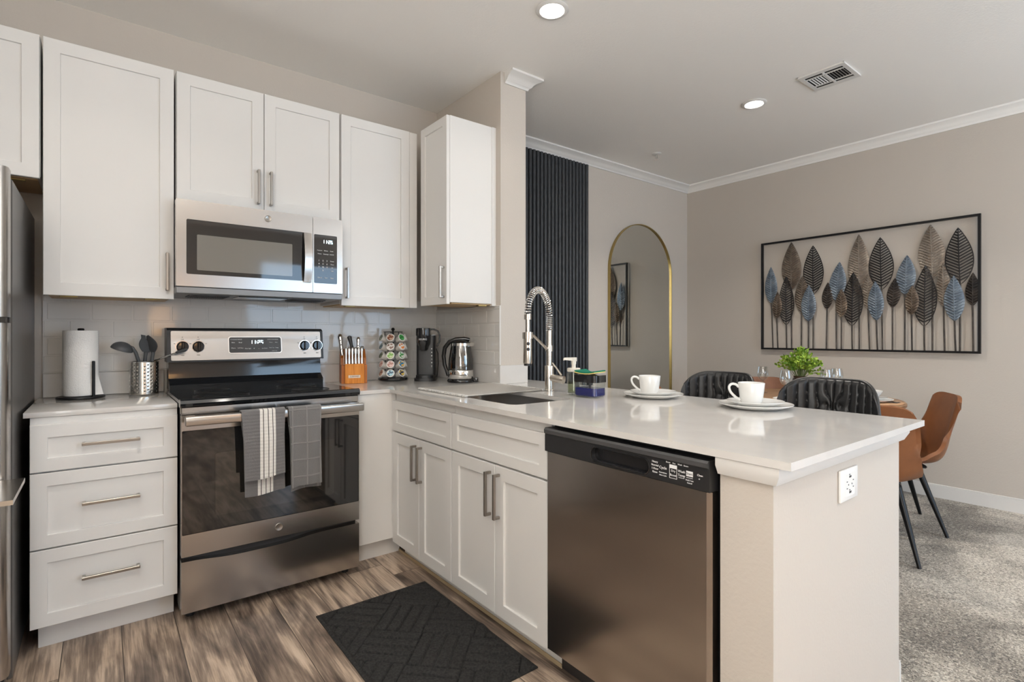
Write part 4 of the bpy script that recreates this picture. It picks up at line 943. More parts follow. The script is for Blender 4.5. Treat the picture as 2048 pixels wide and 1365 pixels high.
bm = NB(); cyl(bm, (sx_, sy_, Z0+.129), (sx_, sy_, Z0+.150), .010, 18); tube(bm, [(sx_, sy_, Z0+.148), (sx_, sy_, Z0+.178)], [.0115,.0135], 18)
hd = V((-.85,.53,0)).normalized(); s0 = V((sx_, sy_, Z0+.172))
sd = V((-hd.y, hd.x, 0)); vs = []
for a_, hw, zt, zb in ((-.013,.0115,.009,-.009), (.045,.009,.008,-.003), (.050,.007,.005,-.006)):
    vs.append([bm.verts.new(s0 + hd*a_ + sd*hw*s1 + V((0,0,z1))) for s1, z1 in ((-1,zb),(1,zb),(1,zt),(-1,zt))])
for A, B in zip(vs, vs[1:]):
    for k in range(4): bm.faces.new((A[k], A[(k+1)%4], B[(k+1)%4], B[k]))
bm.faces.new(vs[0]); bm.faces.new(vs[-1]); obj('pump_head', bm, M['cream'], t, 30)

# ------------------------------------------------------------------ dish soap caddy with sponge
t = thing('soap_caddy', 'clear dish soap caddy holding blue soap, black pump top', 'soap caddy', (1.800, 1.715, Z0), radians(5))
def cc(name, bm, m, sm=40, label=None): return obj(name, bm, m, t, sm, world=False, label=label)
hx, hy = .047, .066
bm = NB(); o_ = rrect(-hx, hx, -hy, hy, .020, 6); i_ = rrect(-hx+.003, hx-.003, -hy+.003, hy-.003, .018, 6); o_b = rrect(-hx+.008, hx-.008, -hy+.008, hy-.008, .016, 6)
rings = [[bm.verts.new((p[0], p[1], z)) for p in pl] for pl, z in ((o_b,.001),(o_,.010),(o_,.078),(i_,.078),(i_,.011),(o_b,.005))]
for a_, b_ in zip(rings, rings[1:]):
    for k in range(len(a_)): bm.faces.new((a_[k], a_[(k+1)%len(a_)], b_[(k+1)%len(b_)], b_[k]))
bm.faces.new(rings[0]); bm.faces.new(rings[-1]); cc('reservoir', bm, M['thin_glass'])
bm = NB(); s_i = rrect(-hx+.0035, hx-.0035, -hy+.0035, hy-.0035, .018, 6); s_b = rrect(-hx+.009, hx-.009, -hy+.009, hy-.009, .015, 6)
rings = [[bm.verts.new((p[0], p[1], z)) for p in pl] for pl, z in ((s_b,.0055),(s_i,.0115),(s_i,.044))]
for a_, b_ in zip(rings, rings[1:]):
    for k in range(len(a_)): bm.faces.new((a_[k], a_[(k+1)%len(a_)], b_[(k+1)%len(b_)], b_[k]))
bm.faces.new(rings[0]); bm.faces.new(rings[-1]); cc('dish_soap', bm, M['blue_soap'], label='bright blue dish soap')
bm = NB(); plate(bm, rrect(-hx-.001, hx+.001, -hy-.001, hy+.001, .020, 6), [], .071, .104); cc('pump_tray', bm, M['bplastic_g'], 30)
bm = NB(); lathe(bm, [(0,.040),(.006,.040),(.006,.058),(.013,.056),(.014,.071)], 20); cc('pump_stem', bm, M['dgrey'])
sp = thing('sponge', 'yellow sponge with green scrubber on the black soap caddy', 'sponge', (1.800, 1.715, Z0+.1045), radians(5))
def spg(z0, z1, dx, nm, m):
    bm = NB(); vs_ = []
    for sgn, zz in ((0, z0), (1, z1)):
        vs_.append([[bm.verts.new((-.043+dx+.084*i/12, -.058+.116*j/16, zz + .004*sin(j/16*pi*2.1+.6)*(i/12) + .003*(j/16-.5)**2*8)) for j in range(17)] for i in range(13)])
    for q_, A in enumerate(vs_):
        for i in range(12):
            for j in range(16): bm.faces.new((A[i][j], A[i+1][j], A[i+1][j+1], A[i][j+1]) if q_ else (A[i][j], A[i][j+1], A[i+1][j+1], A[i+1][j]))
    A, B = vs_
    for i in range(12): bm.faces.new((A[i][0], A[i+1][0], B[i+1][0], B[i][0])); bm.faces.new((A[i][16], B[i][16], B[i+1][16], A[i+1][16]))
    for j in range(16): bm.faces.new((A[0][j], B[0][j], B[0][j+1], A[0][j+1])); bm.faces.new((A[12][j], A[12][j+1], B[12][j+1], B[12][j]))
    obj(nm, bm, m, sp, 40, world=False)
spg(.0035, .0075, 0, 'foam', M['sponge_y']); spg(.0077, .0135, .001, 'scrubber', M['sponge_g'])

# ------------------------------------------------------------------ place settings on the peninsula
def plate_thing(label, loc, r, group, h=.020):
    t = thing('dinner_plate' if r > .12 else 'side_plate', label, 'plate', loc, 0, group)
    bm = NB(); lathe(bm, [(0,.004),(r*.58,.004),(r*.64,.005),(r*.90,h*.75),(r,h),(r*1.004,h-.0015),(r*.995,h-.003),(r*.66,.0006),(r*.55,0),(0,0)], 64); obj('dish', bm, M['ceramic'], t, 60, world=False); return t
def cup_thing(label, loc, rz):
    t = thing('coffee_cup', label, 'cup', loc, rz, 'white coffee cups on the peninsula')
    bm = NB(); lathe(bm, [(0,0),(.030,0),(.034,.003),(.040,.010),(.0455,.045),(.0495,.083),(.0485,.0845),(.0470,.083),(.0430,.045),(.0375,.012),(.030,.006),(0,.005)], 48); obj('bowl', bm, M['ceramic'], t, 60, world=False)
    bm = NB(); pts = [(.0465,0,.066),(.058,0,.076),(.073,0,.077),(.082,0,.066),(.078,0,.048),(.066,0,.033),(.052,0,.021),(.041,0,.015)]
    P_ = []
    for i in range(len(pts)-1):
        for k in range(4): 
            f = k/4; p0_, p1_, p2_, p3_ = [V(pts[max(0,min(len(pts)-1,i+q))]) for q in (-1,0,1,2)]
            P_.append(.5*((2*p1_)+(p2_-p0_)*f+(2*p0_-5*p1_+4*p2_-p3_)*f*f+(3*p1_-p0_-3*p2_+p3_)*f**3))
    P_.append(V(pts[-1])); tube(bm, P_, .0052, 10); obj('handle', bm, M['ceramic'], t, 60, world=False); return t
for (qx, qy, where) in ((2.024, 1.528, 'far'), (2.040, 1.050, 'near')):
    plate_thing('white dinner plate on the worktop toward the %s' % ('soap caddy' if where == 'far' else 'peninsula end'), (qx, qy, Z0), .136, 'white dinner plates on the peninsula')
    plate_thing('white side plate stacked on the dinner plate nearer the %s' % ('soap caddy' if where == 'far' else 'peninsula end'), (qx, qy, Z0+.0115), .104, 'white side plates on the peninsula', .019)
    cup_thing('white coffee cup on the stacked plates %s' % ('closer to the soap caddy' if where == 'far' else 'closer to the peninsula end'), (qx-.012, qy+.010, Z0+.0162), radians(128))

# ------------------------------------------------------------------ outlet on the peninsula end
t = thing('wall_outlet', 'white outlet with charging ports on the end of the peninsula', 'outlet', (1.682, .60, .735))
bm = NB(); box(bm, 1.622, 1.746, .592, .5995, .732, .810+.012, .003, 2); o = obj('cover_plate', bm, M['wplastic'], t)
ox, oz = 1.684, .777
bm = NB(); box(bm, ox-.034, ox+.034, .5905, .594, oz-.0335, oz+.0335, .001); obj('receptacle', bm, M['wplastic'], o)
bm = NB()
for dx in (-.022, .022):
    for dz in (-.006, .006): box(bm, ox+dx-.003, ox+dx+.003, .5898, .591, oz+dz*1.6-.0012, oz+dz*1.6+.0012)
    cyl(bm, (ox+dx*.55, .5898, oz), (ox+dx*.55, .591, oz), .0022, 10)
for dz in (-.022, .022):
    box(bm, ox-.007, ox+.007, .5898, .591, oz+dz-.0028, oz+dz+.0028); box(bm, ox-.007, ox-.001, .5898, .591, oz+dz+.005, oz+dz+.0075)
obj('ports', bm, M['dark_print'], o, 0, label='dark slots and charging ports')

# ------------------------------------------------------------------ towels over the oven handle
def towel(name, label, x0, x1, zf, zb, m, skew, fold, seed):
    yh = 2.4855; hw = .0165; zt = .8735
    prof = []
    rr = random.Random(seed); a_, b_ = rr.random()*6, rr.random()*6
    def f(u, v_):
        # v: 0 front hem -> front top -> over -> back hem
        Lf = zt - zf; Lb = zt - zb; arc = .05; tot = Lf + arc + Lb; s = v_*tot
        if s < Lf: z = zf + s; y = yh - hw; k = (zt - z)
        elif s < Lf + arc: a = (s-Lf)/arc*pi; y = yh - hw*cos(a); z = zt + .006*sin(a); k = 0
        else: z = zt - (s-Lf-arc); y = yh + hw; k = zt - z
        x = x0 + (x1-x0)*u
        front = s < Lf + arc/2
        g = min(1, k/.12)
        x += skew*k*(1 if front else 1.15) + (0 if front else .006*g) - (u-.5)*.012*g
        y += (-1 if front else 1)*(0.002 + .0045*g*(1+sin(u*9+a_+k*5)) if front else .002)*1.0
        if front: y -= fold*g*max(0, sin(u*pi*1.0))*.5
        z += (.004*sin(u*5+b_) + .008*(u-.5)) * min(1, k/.05) if k > .02 else 0
        return (x, y, z)
    bm = NB(); sheet(bm, 40, 110, f, .0052); o = obj(name, bm, m, None, 60); tag(o, label, 'towel', 'towels on the oven handle'); return o
m1 = mat('striped_terry', (.15,.14,.14), .95, sheen=.3); M['towel_s'] = m1
tc = N(m1, 'ShaderNodeTexCoord'); sp_ = N(m1, 'ShaderNodeSeparateXYZ'); L(m1, tc.outputs['Generated'], sp_.inputs[0])
G_, Wh, Bk = (.150,.145,.145), (.72,.70,.66), (.012,.012,.012)
rp = N(m1, 'ShaderNodeValToRGB'); rp.color_ramp.interpolation = 'CONSTANT'; e_ = rp.color_ramp.elements
st = [(0,G_),(.385,Wh),(.452,Bk),(.468,Wh),(.555,Bk),(.571,Wh),(.655,Bk),(.671,Wh),(.725,G_)]
while len(e_) < len(st): e_.new(.9)
for i, (p, c_) in enumerate(st): e_[i].position = p; e_[i].color = (*c_, 1)
L(m1, sp_.outputs[0], rp.inputs[0]); L(m1, rp.outputs[0], bsdf(m1).inputs['Base Color'])
wv = N(m1, 'ShaderNodeTexWave', wave_type='BANDS', bands_direction='Z'); wv.inputs['Scale'].default_value = 22; wv.inputs['Distortion'].default_value = 1.2; L(m1, coords(m1), wv.inputs['Vector'])
nz = N(m1, 'ShaderNodeTexNoise'); nz.inputs['Scale'].default_value = 420; L(m1, coords(m1), nz.inputs['Vector'])
ad = N(m1, 'ShaderNodeMath', operation='MULTIPLY_ADD'); L(m1, wv.outputs[0], ad.inputs[0]); ad.inputs[1].default_value = .35; L(m1, nz.outputs[0], ad.inputs[2])
bp = N(m1, 'ShaderNodeBump'); bp.inputs['Strength'].default_value = .6; bp.inputs['Distance'].default_value = .004; L(m1, ad.outputs[0], bp.inputs['Height']); L(m1, bp.outputs[0], bsdf(m1).inputs['Normal'])
m2 = mat('plaid_terry', (.17,.165,.165), .95, sheen=.3)
br = N(m2, 'ShaderNodeTexBrick'); br.offset = 0; br.inputs['Scale'].default_value = 1; br.inputs['Brick Width'].default_value = .062; br.inputs['Row Height'].default_value = .075; br.inputs['Mortar Size'].default_value = .004; br.inputs['Mortar Smooth'].default_value = .4
br.inputs['Color1'].default_value = (.150,.147,.147,1); br.inputs['Color2'].default_value = (.165,.16,.16,1); br.inputs['Mortar'].default_value = (.215,.21,.205,1)
L(m2, coords(m2, (1,1,1), (radians(90),0,0)), br.inputs['Vector']); L(m2, br.outputs[0], bsdf(m2).inputs['Base Color'])
nz = N(m2, 'ShaderNodeTexNoise'); nz.inputs['Scale'].default_value = 420; L(m2, coords(m2), nz.inputs['Vector'])
ad = N(m2, 'ShaderNodeMath', operation='MULTIPLY_ADD'); L(m2, br.outputs['Fac'], ad.inputs[0]); ad.inputs[1].default_value = 1.0; L(m2, nz.outputs[0], ad.inputs[2])
bp = N(m2, 'ShaderNodeBump'); bp.inputs['Strength'].default_value = .9; bp.inputs['Distance'].default_value = .003; L(m2, ad.outputs[0], bp.inputs['Height']); L(m2, bp.outputs[0], bsdf(m2).inputs['Normal'])
towel('dish_towel', 'grey towel with white and black stripes, left one on the oven handle', .470, .646, .585, .505, m1, .022, .010, 3)
towel('dish_towel', 'plain grey towel with woven checks, right one on the oven handle', .660, .805, .522, .497, m2, .024, .008, 8)

# ------------------------------------------------------------------ floor mat with a carved basket weave
t0 = NB(); X0, X1, Y0, Y1 = .722, 1.243, 1.440, 2.282
nu, nv = 150, 236; cell = .205
def rugh(x, y):
    a = (x + y)*.7071; b = (x - y)*.7071
    i, j = math.floor(a/cell), math.floor(b/cell); fa, fb = a/cell - i, b/cell - j
    q = fa if (i + j) % 2 else fb; q2 = fb if (i + j) % 2 else fa
    s = abs((q*4) % 1.0 - .5)*2     # 1 at groove
    g = max(0, (s - .74)/.26)
    e = min(min(x-X0, X1-x), min(y-Y0, Y1-y))
    hgt = .0115 - .0095*min(1, g*1.3)
    if e < .014: hgt = .0055 + .0015*sin(pi*min(1, e/.014))
    return hgt
def rugp(u, v_):
    x, y = X0 + (X1-X0)*u, Y0 + (Y1-Y0)*v_
    # rumpled ridge near the cabinet side
    d_ = ((x-1.17)*.55 + (y-1.83)*.83); along = exp(-((x-1.15)/.13)**2)
    return (x, y, rugh(x, y) + .010*exp(-(d_/.028)**2)*along)
vs = grid(t0, nu, nv, rugp)
per = [vs[i][0] for i in range(nu)] + [vs[nu][j] for j in range(nv)] + [vs[i][nv] for i in range(nu, 0, -1)] + [vs[0][j] for j in range(nv, 0, -1)]
low = [t0.verts.new((p.co.x, p.co.y, .0006)) for p in per]
for k in range(len(per)): t0.faces.new((per[k], low[k], low[(k+1)%len(per)], per[(k+1)%len(per)]))
t0.faces.new(low[::-1])
mr_ = mat('charcoal_mat', (.014,.014,.015), .95); mottle(mr_, (.012,.012,.0125), (.034,.033,.032), 120); bump(mr_, 380, .9, .004)
o = obj('floor_mat', t0, mr_, None, 60); tag(o, 'black kitchen mat with carved basket-weave pattern on the wood floor', 'mat')
# ------------------------------------------------------------------ slatted wall panel
t = thing('slat_wall_panel', 'tall charcoal slatted acoustic panel on the dining wall beside the partition', 'wall panel', (2.75, W, .1))
sx0, sx1, zb, zt = 2.14, 3.385, .10, ZC-.068
bm = NB(); box(bm, sx0, sx1-.004, W-.008, W-.0005, zb, zt); obj('felt_backing', bm, M['slatback'], t)
x = sx1 - .032; k = 0
pitch = .0405
while x > sx0:
    bm = NB(); pr = [(x,0),(x,.010),(x+.004,.0155),(x+.011,.018),(x+.018,.018),(x+.025,.0155),(x+.029,.010),(x+.029,0)]
    prism(bm, pr, zb, zt - .0, lambda a, d, h: (a, W-.008-d, h)); obj('slat', bm, M['slat'], t, 40); x -= pitch; k += 1
# ------------------------------------------------------------------ arched mirror
t = thing('arched_mirror', 'tall arched mirror with thin gold frame on the dining wall', 'mirror', (4.125, W, .28))
mx0, mx1, mzs, mzb = 3.655, 4.590, 1.808, .28
mr, mc = (mx1-mx0)/2, (mx0+mx1)/2
def archpl(off): return [(mx0+off, mzb+off), (mx1-off, mzb+off)] + [(mc+(mr-off)*cos(a), mzs+(mr-off)*sin(a)) for a in [pi*k/40 for k in range(41)]]
bm = NB(); plate(bm, archpl(.0), [archpl(.007)], W-.030, W-.001, lambda x, z, h: (x, h, z)); obj('frame', bm, M['gold'], t, 30)
bm = NB(); plate(bm, archpl(.0072), [], W-.016, W-.010, lambda x, z, h: (x, h, z)); obj('glass', bm, M['mirror'], t, 30)

# ------------------------------------------------------------------ metal leaf wall art
AX = XR - .032
t = thing('metal_wall_art', 'black-framed metal wall art of long-stemmed leaves on the right dining wall', 'wall art', (XR, 1.665, 1.07))
ay0, ay1, az0, az1 = .889, 2.446, 1.074, 2.060
def ap(d, y, z): return V((AX + d, y, z))
bm = NB()
fw_ = .016
box(bm, AX-.010, AX+.012, ay0, ay1, az0, az0+fw_); box(bm, AX-.010, AX+.012, ay0, ay1, az1-fw_, az1); box(bm, AX-.010, AX+.012, ay0, ay0+fw_, az0+fw_, az1-fw_); box(bm, AX-.010, AX+.012, ay1-fw_, ay1, az0+fw_, az1-fw_)
obj('frame', bm, M['bmetal'], t, 0)
for yy in (ay0+.12, ay1-.12):
    for zz in (az0+.003, az1-.012):
        bm = NB(); box(bm, AX+.010, XR-.0005, yy-.008, yy+.008, zz, zz+.009); obj('standoff', bm, M['bmetal'], t, 0)
def leafmat(name, c1, c2, metal=.6, rough=.42):
    m = mat(name, c1, rough, metal); mottle(m, c1, c2, 14); return m
AM = {'blue': leafmat('blue_grey_metal', (.14,.175,.22), (.23,.275,.325)), 'brown': leafmat('bronze_metal', (.15,.12,.095), (.21,.17,.135)), 'tan': leafmat('tan_metal', (.24,.20,.165), (.33,.285,.24)),
      'black': leafmat('blackened_metal', (.020,.018,.018), (.045,.040,.038)), 'dark': leafmat('dark_brown_metal', (.035,.030,.028), (.085,.070,.060)), 'rust': leafmat('rusty_brown_metal', (.11,.08,.06), (.21,.165,.125))}
DK = {'blue': 'blue-grey metal leaf', 'brown': 'bronze metal leaf', 'tan': 'tan metal leaf', 'black': 'black metal leaf with open slots', 'dark': 'dark brown metal leaf', 'rust': 'mottled brown metal leaf'}
fpx = 1053.54; cs, sn = cos(cam.rotation_euler.z), -sin(cam.rotation_euler.z)
def uvYZ(zx, zy, d=0.0):
    """photo detail position -> place on the artwork plane"""
    u, v_ = 1500 + zx/4.096, 420 + zy/4.096; a = (u-1024)/fpx
    rx, ry, rz = a*cs + sn, -a*sn + cs, (672.1-v_)/fpx; k = (AX+d)/rx; return ry*k, 1.2 + rz*k
LV = [((172,470),(175,765),50,188,'blue',0),((335,265),(335,655),80,340,'brown',2),((300,545),(300,945),64,300,'black',-1),((232,672),(225,893),38,228,'rust',-2),((430,540),(420,838),60,420,'brown',1),
 ((515,292),(518,692),84,517,'black',1),((485,618),(482,915),61,478,'blue',-1),((640,595),(632,812),46,625,'dark',0),((735,428),(705,745),70,708,'blue',0),((752,650),(755,882),49,748,'rust',-2),
 ((850,512),(838,952),86,838,'black',-1),((888,200),(890,705),94,895,'tan',2),((970,510),(965,812),52,980,'tan',1),((1068,225),(1078,655),104,1085,'black',0),((1030,585),(1040,908),66,1045,'blue',-2),
 ((1190,560),(1168,802),58,1168,'dark',0),((1288,372),(1270,692),81,1268,'blue',0),((1335,620),(1328,862),58,1328,'rust',-2),((1440,455),(1430,955),100,1430,'black',-1),((1475,120),(1492,570),112,1495,'tan',2),
 ((1580,435),(1585,792),58,1595,'tan',1),((1705,145),(1722,612),120,1720,'black',0),((1672,540),(1680,912),86,1685,'blue',-2),((1828,515),(1825,787),62,1830,'dark',0)]
for (tp, bs, hw, sx_, kd, ly) in LV:
    d0 = ly*.0055 - .002
    y1_, z1_ = uvYZ(*tp); y0_, z0_ = uvYZ(*bs); yl, _ = uvYZ(tp[0]-hw, (tp[1]+bs[1])/2); yr, _ = uvYZ(tp[0]+hw, (tp[1]+bs[1])/2)
    w_ = abs(yl-yr)/2; ys, _ = uvYZ(sx_, 1130)
    def wid(s):   # s: 0 base, 1 tip
        return w_ * (sin(pi*min(1, s**.82))**.85 if 0 < s < 1 else 0)
    def axis(s): return y0_ + (y1_-y0_)*s, z0_ + (z1_-z0_)*s
    bm = NB(); nv_ = 24; cut = kd == 'black'; Hh = z1_-z0_
    if not cut:
        def fs(u, v_):
            s = .002 + .996*v_; yc, zc = axis(s); a = (u-.5)*2; wd_ = wid(s)
            q = (zc - abs(a)*wd_*.62)/.0205
            return ap(d0 - .010*(1-a*a)*sin(pi*s) - .0042*sin(2*pi*q)*(1-abs(a)**6)*(1 if abs(a) > .06 else 0), yc + a*wd_, zc)
        nn = int(max(40, Hh/.0036))
        sheet(bm, 16, nn, fs, .0016)
    else:
        rim = .0062
        for sg in (-1, 1):
            out = []; inn = []
            for k in range(nv_*2+1):
                s = k/(nv_*2); yc, zc = axis(s); wd_ = wid(s); out.append((yc+sg*wd_, zc)); inn.append((yc+sg*max(0, wd_-rim), zc))
            for k in range(nv_*2):
                q = [out[k], out[k+1], inn[k+1], inn[k]]
                A = [bm.verts.new(ap(d0-.0016, *p)) for p in q]; B = [bm.verts.new(ap(d0+.0016, *p)) for p in q]
                bm.faces.new(A); bm.faces.new(B[::-1])
                for m_ in range(4): bm.faces.new((A[m_], B[m_], B[(m_+1)%4], A[(m_+1)%4]))
            s = .07
            while s < .99:
                # one vein strip rising from the midrib to the rim
                yc, zc = axis(s); best = None
                for k in range(40):
                    a_ = k/39*w_; zz = zc + a_*.60; s2 = (zz - z0_)/Hh
                    if s2 >= .995 or wid(s2) <= a_ + .001: break
                    best = (a_, zz)
                if best and best[0] > .004:
                    y2 = axis((best[1]-z0_)/Hh)[0] + sg*best[0]; th = .0062
                    q = [(yc, zc-th), (y2, best[1]-th), (y2, best[1]+th), (yc, zc+th)]
                    A = [bm.verts.new(ap(d0-.0012-.006*(1 if m_ in (0,3) else .2), *p)) for m_, p in enumerate(q)]; B = [bm.verts.new(ap(d0+.0012-.006*(1 if m_ in (0,3) else .2), *p)) for m_, p in enumerate(q)]
                    bm.faces.new(A); bm.faces.new(B[::-1])
                    for m_ in range(4): bm.faces.new((A[m_], B[m_], B[(m_+1)%4], A[(m_+1)%4]))
                s += .0215/Hh
    pm = [ap(d0-.009*sin(pi*s)-.001, *axis(s)) for s in [k/12 for k in range(13)]]
    tube(bm, pm, [.0036]*12 + [.0015], 6)
    o = obj('leaf', bm, AM[kd], t, 35, label=DK[kd])
    bm = NB(); tube(bm, [ap(d0, y0_, z0_+.004), ap(d0*.6, y0_+(ys-y0_)*.4, z0_-.12), ap(0, ys, az0+fw_)], .0058, 8); obj('stem', bm, AM['dark'], o)

# ------------------------------------------------------------------ dining table
TX, TY, TR_ = 4.06, 1.73, .61
t = thing('dining_table', 'round wooden dining table set for a meal behind the bar stools', 'table', (TX, TY, 0))
bm = NB(); lathe(bm, [(0,.722),(TR_-.02,.722),(TR_,.730),(TR_,.746),(TR_-.006,.752),(0,.752)], 96, (TX, TY, 0)); obj('tabletop', bm, M['twood'], t)
bm = NB(); lathe(bm, [(0,0),(.27,0),(.28,.012),(.26,.03),(.06,.06),(.045,.12),(.045,.66),(.10,.70),(.22,.7215),(0,.7215)], 48, (TX, TY, 0)); obj('pedestal', bm, M['bmetal'], t)
# ------------------------------------------------------------------ brown dining chairs
def chair_at(name, label, loc, rz, group):
    t = thing(name, label, 'chair', loc, rz, group)
    # local: +Y is forward, origin on the floor under the seat centre
    prof = [(.215,.420),(.205,.438),(.16,.446),(.03,.434),(-.11,.420),(-.190,.422),(-.238,.450),(-.264,.52),(-.288,.65),(-.312,.76),(-.332,.838)]
    def pr(v_):
        x = v_*(len(prof)-1); i = min(int(x), len(prof)-2); f = x-i
        g = [prof[max(0,min(len(prof)-1,i+q))] for q in (-1,0,1,2)]
        return tuple(.5*((2*g[1][c])+(g[2][c]-g[0][c])*f+(2*g[0][c]-5*g[1][c]+4*g[2][c]-g[3][c])*f*f+(3*g[1][c]-g[0][c]-3*g[2][c]+g[3][c])*f**3) for c in (0,1))
    def f(u, v_):
        y, z = pr(v_); a = (u-.5)*2
        hw = .236 if v_ < .55 else .236 - .030*(v_-.55)/.45
        if v_ < .12: hw *= .88 + .12*sqrt(v_/.12)
        e = abs(a)**3
        bend = math.exp(-((v_-.56)/.16)**2)
        dy = .060*bend*e + .035*e*max(0, min(1, (v_-.6)/.15))
        dz = .030*e*max(0, 1-v_/.75) + .05*bend*e - .075*(1-sqrt(max(0, 1-abs(a)**5)))*max(0, v_-.72)/.28
        return (a*hw, y + dy, z + dz)
    bm = NB(); sheet(bm, 28, 56, f, .022); obj('seat_shell', bm, M['leather_br'], t, 60, world=False)
    bm = NB(); box(bm, -.15, .15, -.16, .15, .386, .404, .006); obj('under_frame', bm, M['bmetal'], t, world=False)
    for sx_ in (-1, 1):
        for ty, by in ((.13,.215), (-.11,-.235)):
            bm = NB(); tube(bm, [(sx_*.13, ty, .404), (sx_*.222, by, 0.0)], [.0195, .0095], 14); obj('leg', bm, M['bmetal'], t, world=False)
    return t
G = 'brown leather dining chairs'
ch = chair_at('dining_chair', 'brown leather dining chair fully in view right of the peninsula', (4.030, 1.190, 0), radians(31), G)
def chair_dup(label, loc, rz): return dup(ch, loc, rz, label)
chair_dup('brown leather dining chair seen from behind, just past the peninsula end', (3.475, 1.130, 0), radians(-72))
chair_dup('brown leather dining chair behind the table, its back showing between the stools', (4.36, 2.06, 0), radians(138))
chair_dup('brown leather dining chair showing as a small corner left of the first bar stool', (3.52, 2.22, 0), radians(-140))
# ------------------------------------------------------------------ black tufted counter stools
def stool(label, loc, rz):
    t = thing('bar_stool', label, 'bar stool', loc, rz, 'black tufted bar stools')
    # local +Y forward (towards the counter)
    BW = .215
    def back(u, v_, out=0.0):
        a = (u-.5)*2; z = .715 + .288*v_
        wd = BW * (.93 + .07*min(1, (1-v_)/.5))
        corner = max(0, abs(a)-.45)/.55
        zt_ = z - .115*(1-sqrt(max(0, 1-corner**2.4)))*max(0, v_-.15)/.85
        y = -.195 - .035*v_ + .125*abs(a)**2.3
        return a*wd, y, zt_
    bm = NB()
    zb_ = .890; spc = .0345
    def front(u, v_):
        x, y, z = back(u, v_)
        B_ = 2.6*exp(-((z-zb_)/.036)**2); wx = x*(1 + B_/(1+(x/.030)**4))
        s = abs(sin(pi*wx/spc)); dep = .013*(1 - (1-s)**2.2)
        if z < zb_ - .02 and abs(x) < .02: dep = .012
        edge = min(1, min(u, 1-u)*14, min(v_+.15, 1.0-v_)*18)
        return (x, y + .012 + dep*max(0, edge), z)
    A = grid(bm, 130, 60, front)
    Bk = grid(bm, 130, 60, lambda u, v_: (back(u, v_)[0], back(u, v_)[1]-.016, back(u, v_)[2]))
    nu, nv = 130, 60
    for i in range(nu):
        for j_ in (0, nv): bm.faces.new((A[i][j_], A[i+1][j_], Bk[i+1][j_], Bk[i][j_]))
    for j in range(nv):
        for i_ in (0, nu): bm.faces.new((A[i_][j], A[i_][j+1], Bk[i_][j+1], Bk[i_][j]))
    obj('backrest', bm, M['leather_b'], t, 60, world=False)
    bm = NB(); pts = [V(back(0, k/20)) for k in range(20)] + [V(back(k/40, 1)) for k in range(41)] + [V(back(1, 1-k/20)) for k in range(1, 21)]
    tube(bm, [p + V((0, -.002, .001)) for p in pts], .0085, 10); obj('piping', bm, M['leather_b'], t, 60, world=False)
    bm = NB()
    def seat(u, v_):
        a = radians(360*u); r = v_; c_, s_ = cos(a), sin(a); k = (abs(c_)**4 + abs(s_)**4)**-.25
        return (.215*r*c_*k*.98, .205*r*s_*k, .665 + .022*(1-r**4))
    q = NB(); pl = []
    for k in range(48):
        a = 2*pi*k/48; c_, s_ = cos(a), sin(a); kk = (abs(c_)**4 + abs(s_)**4)**-.25; pl.append((.215*c_*kk*.97, .205*s_*kk))
    rings = [[bm.verts.new((p[0]*f_, p[1]*f_, z_)) for p in pl] for f_, z_ in ((.90,.600),(.985,.608),(1.0,.635),(.985,.664),(.93,.676),(.6,.682),(.02,.683))]
    for A_, B_ in zip(rings, rings[1:]):
        for k in range(48): bm.faces.new((A_[k], A_[(k+1)%48], B_[(k+1)%48], B_[k]))
    bm.faces.new(rings[0]); bm.faces.new(rings[-1]); obj('seat', bm, M['leather_b'], t, 60, world=False); q.free()
    for sx_ in (-.12, .12):
        bm = NB(); tube(bm, [(sx_, -.10, .595), (sx_, -.205, .60), (sx_, -.222, .66), (sx_, -.218, .80)], .011, 10); obj('back_support', bm, M['bmetal'], t, world=False)
    for sx_ in (-1, 1):
        for sy in (-1, 1):
            bm = NB(); tube(bm, [(sx_*.15, sy*.14, .602), (sx_*.205, sy*.195, 0)], [.014, .010], 12); obj('leg', bm, M['bmetal'], t, world=False)
    bm = NB(); q_ = [(sx_*.189, sy*.179, .18) for sx_, sy in ((-1,-1),(1,-1),(1,1),(-1,1))]; tube(bm, q_, .0075, 8, closed=True); obj('footrest', bm, M['bmetal'], t, world=False)
    return t
st_ = stool('black channel-tufted bar stool nearest the peninsula end', (2.355, .962, 0), radians(90))
dup(st_, (2.365, 1.475, 0), radians(90), 'black channel-tufted bar stool behind the far coffee cup')

# ------------------------------------------------------------------ plant, glasses and settings on the table
TZ = .7525
px2, py2 = 4.08, 1.765
t = thing('potted_plant', 'bushy green plant in a dark vase on the dining table', 'plant', (px2, py2, TZ))
bm = NB(); lathe(bm, [(0,0),(.045,0),(.055,.01),(.062,.06),(.052,.115),(.040,.140),(.043,.150),(.038,.150),(.035,.138),(0,.12)], 32, (px2, py2, TZ)); obj('vase', bm, M['vase'], t)
rg = random.Random(11); bs_ = NB(); bl = NB()
def leaflet(bm, p, d, ln, wd):
    d = V(d).normalized(); u, n = frame(d); a_ = rg.random()*6.28; u2 = u*cos(a_) + n*sin(a_); n2 = d.cross(u2)
    ps_ = [(0,0,0),(.35,-.45,.06),(.35,0,-.04),(.35,.45,.06),(.72,-.38,.05),(.72,0,-.03),(.72,.38,.05),(1,0,.05)]
    vs_ = [bm.verts.new(V(p) + d*ln*q[0] + u2*wd*q[1] + n2*ln*q[2]) for q in ps_]
    for f_ in ((0,1,2),(0,2,3),(1,4,5,2),(2,5,6,3),(4,7,5),(5,7,6)): bm.faces.new([vs_[i] for i in f_])
base = V((px2, py2, TZ+.145))
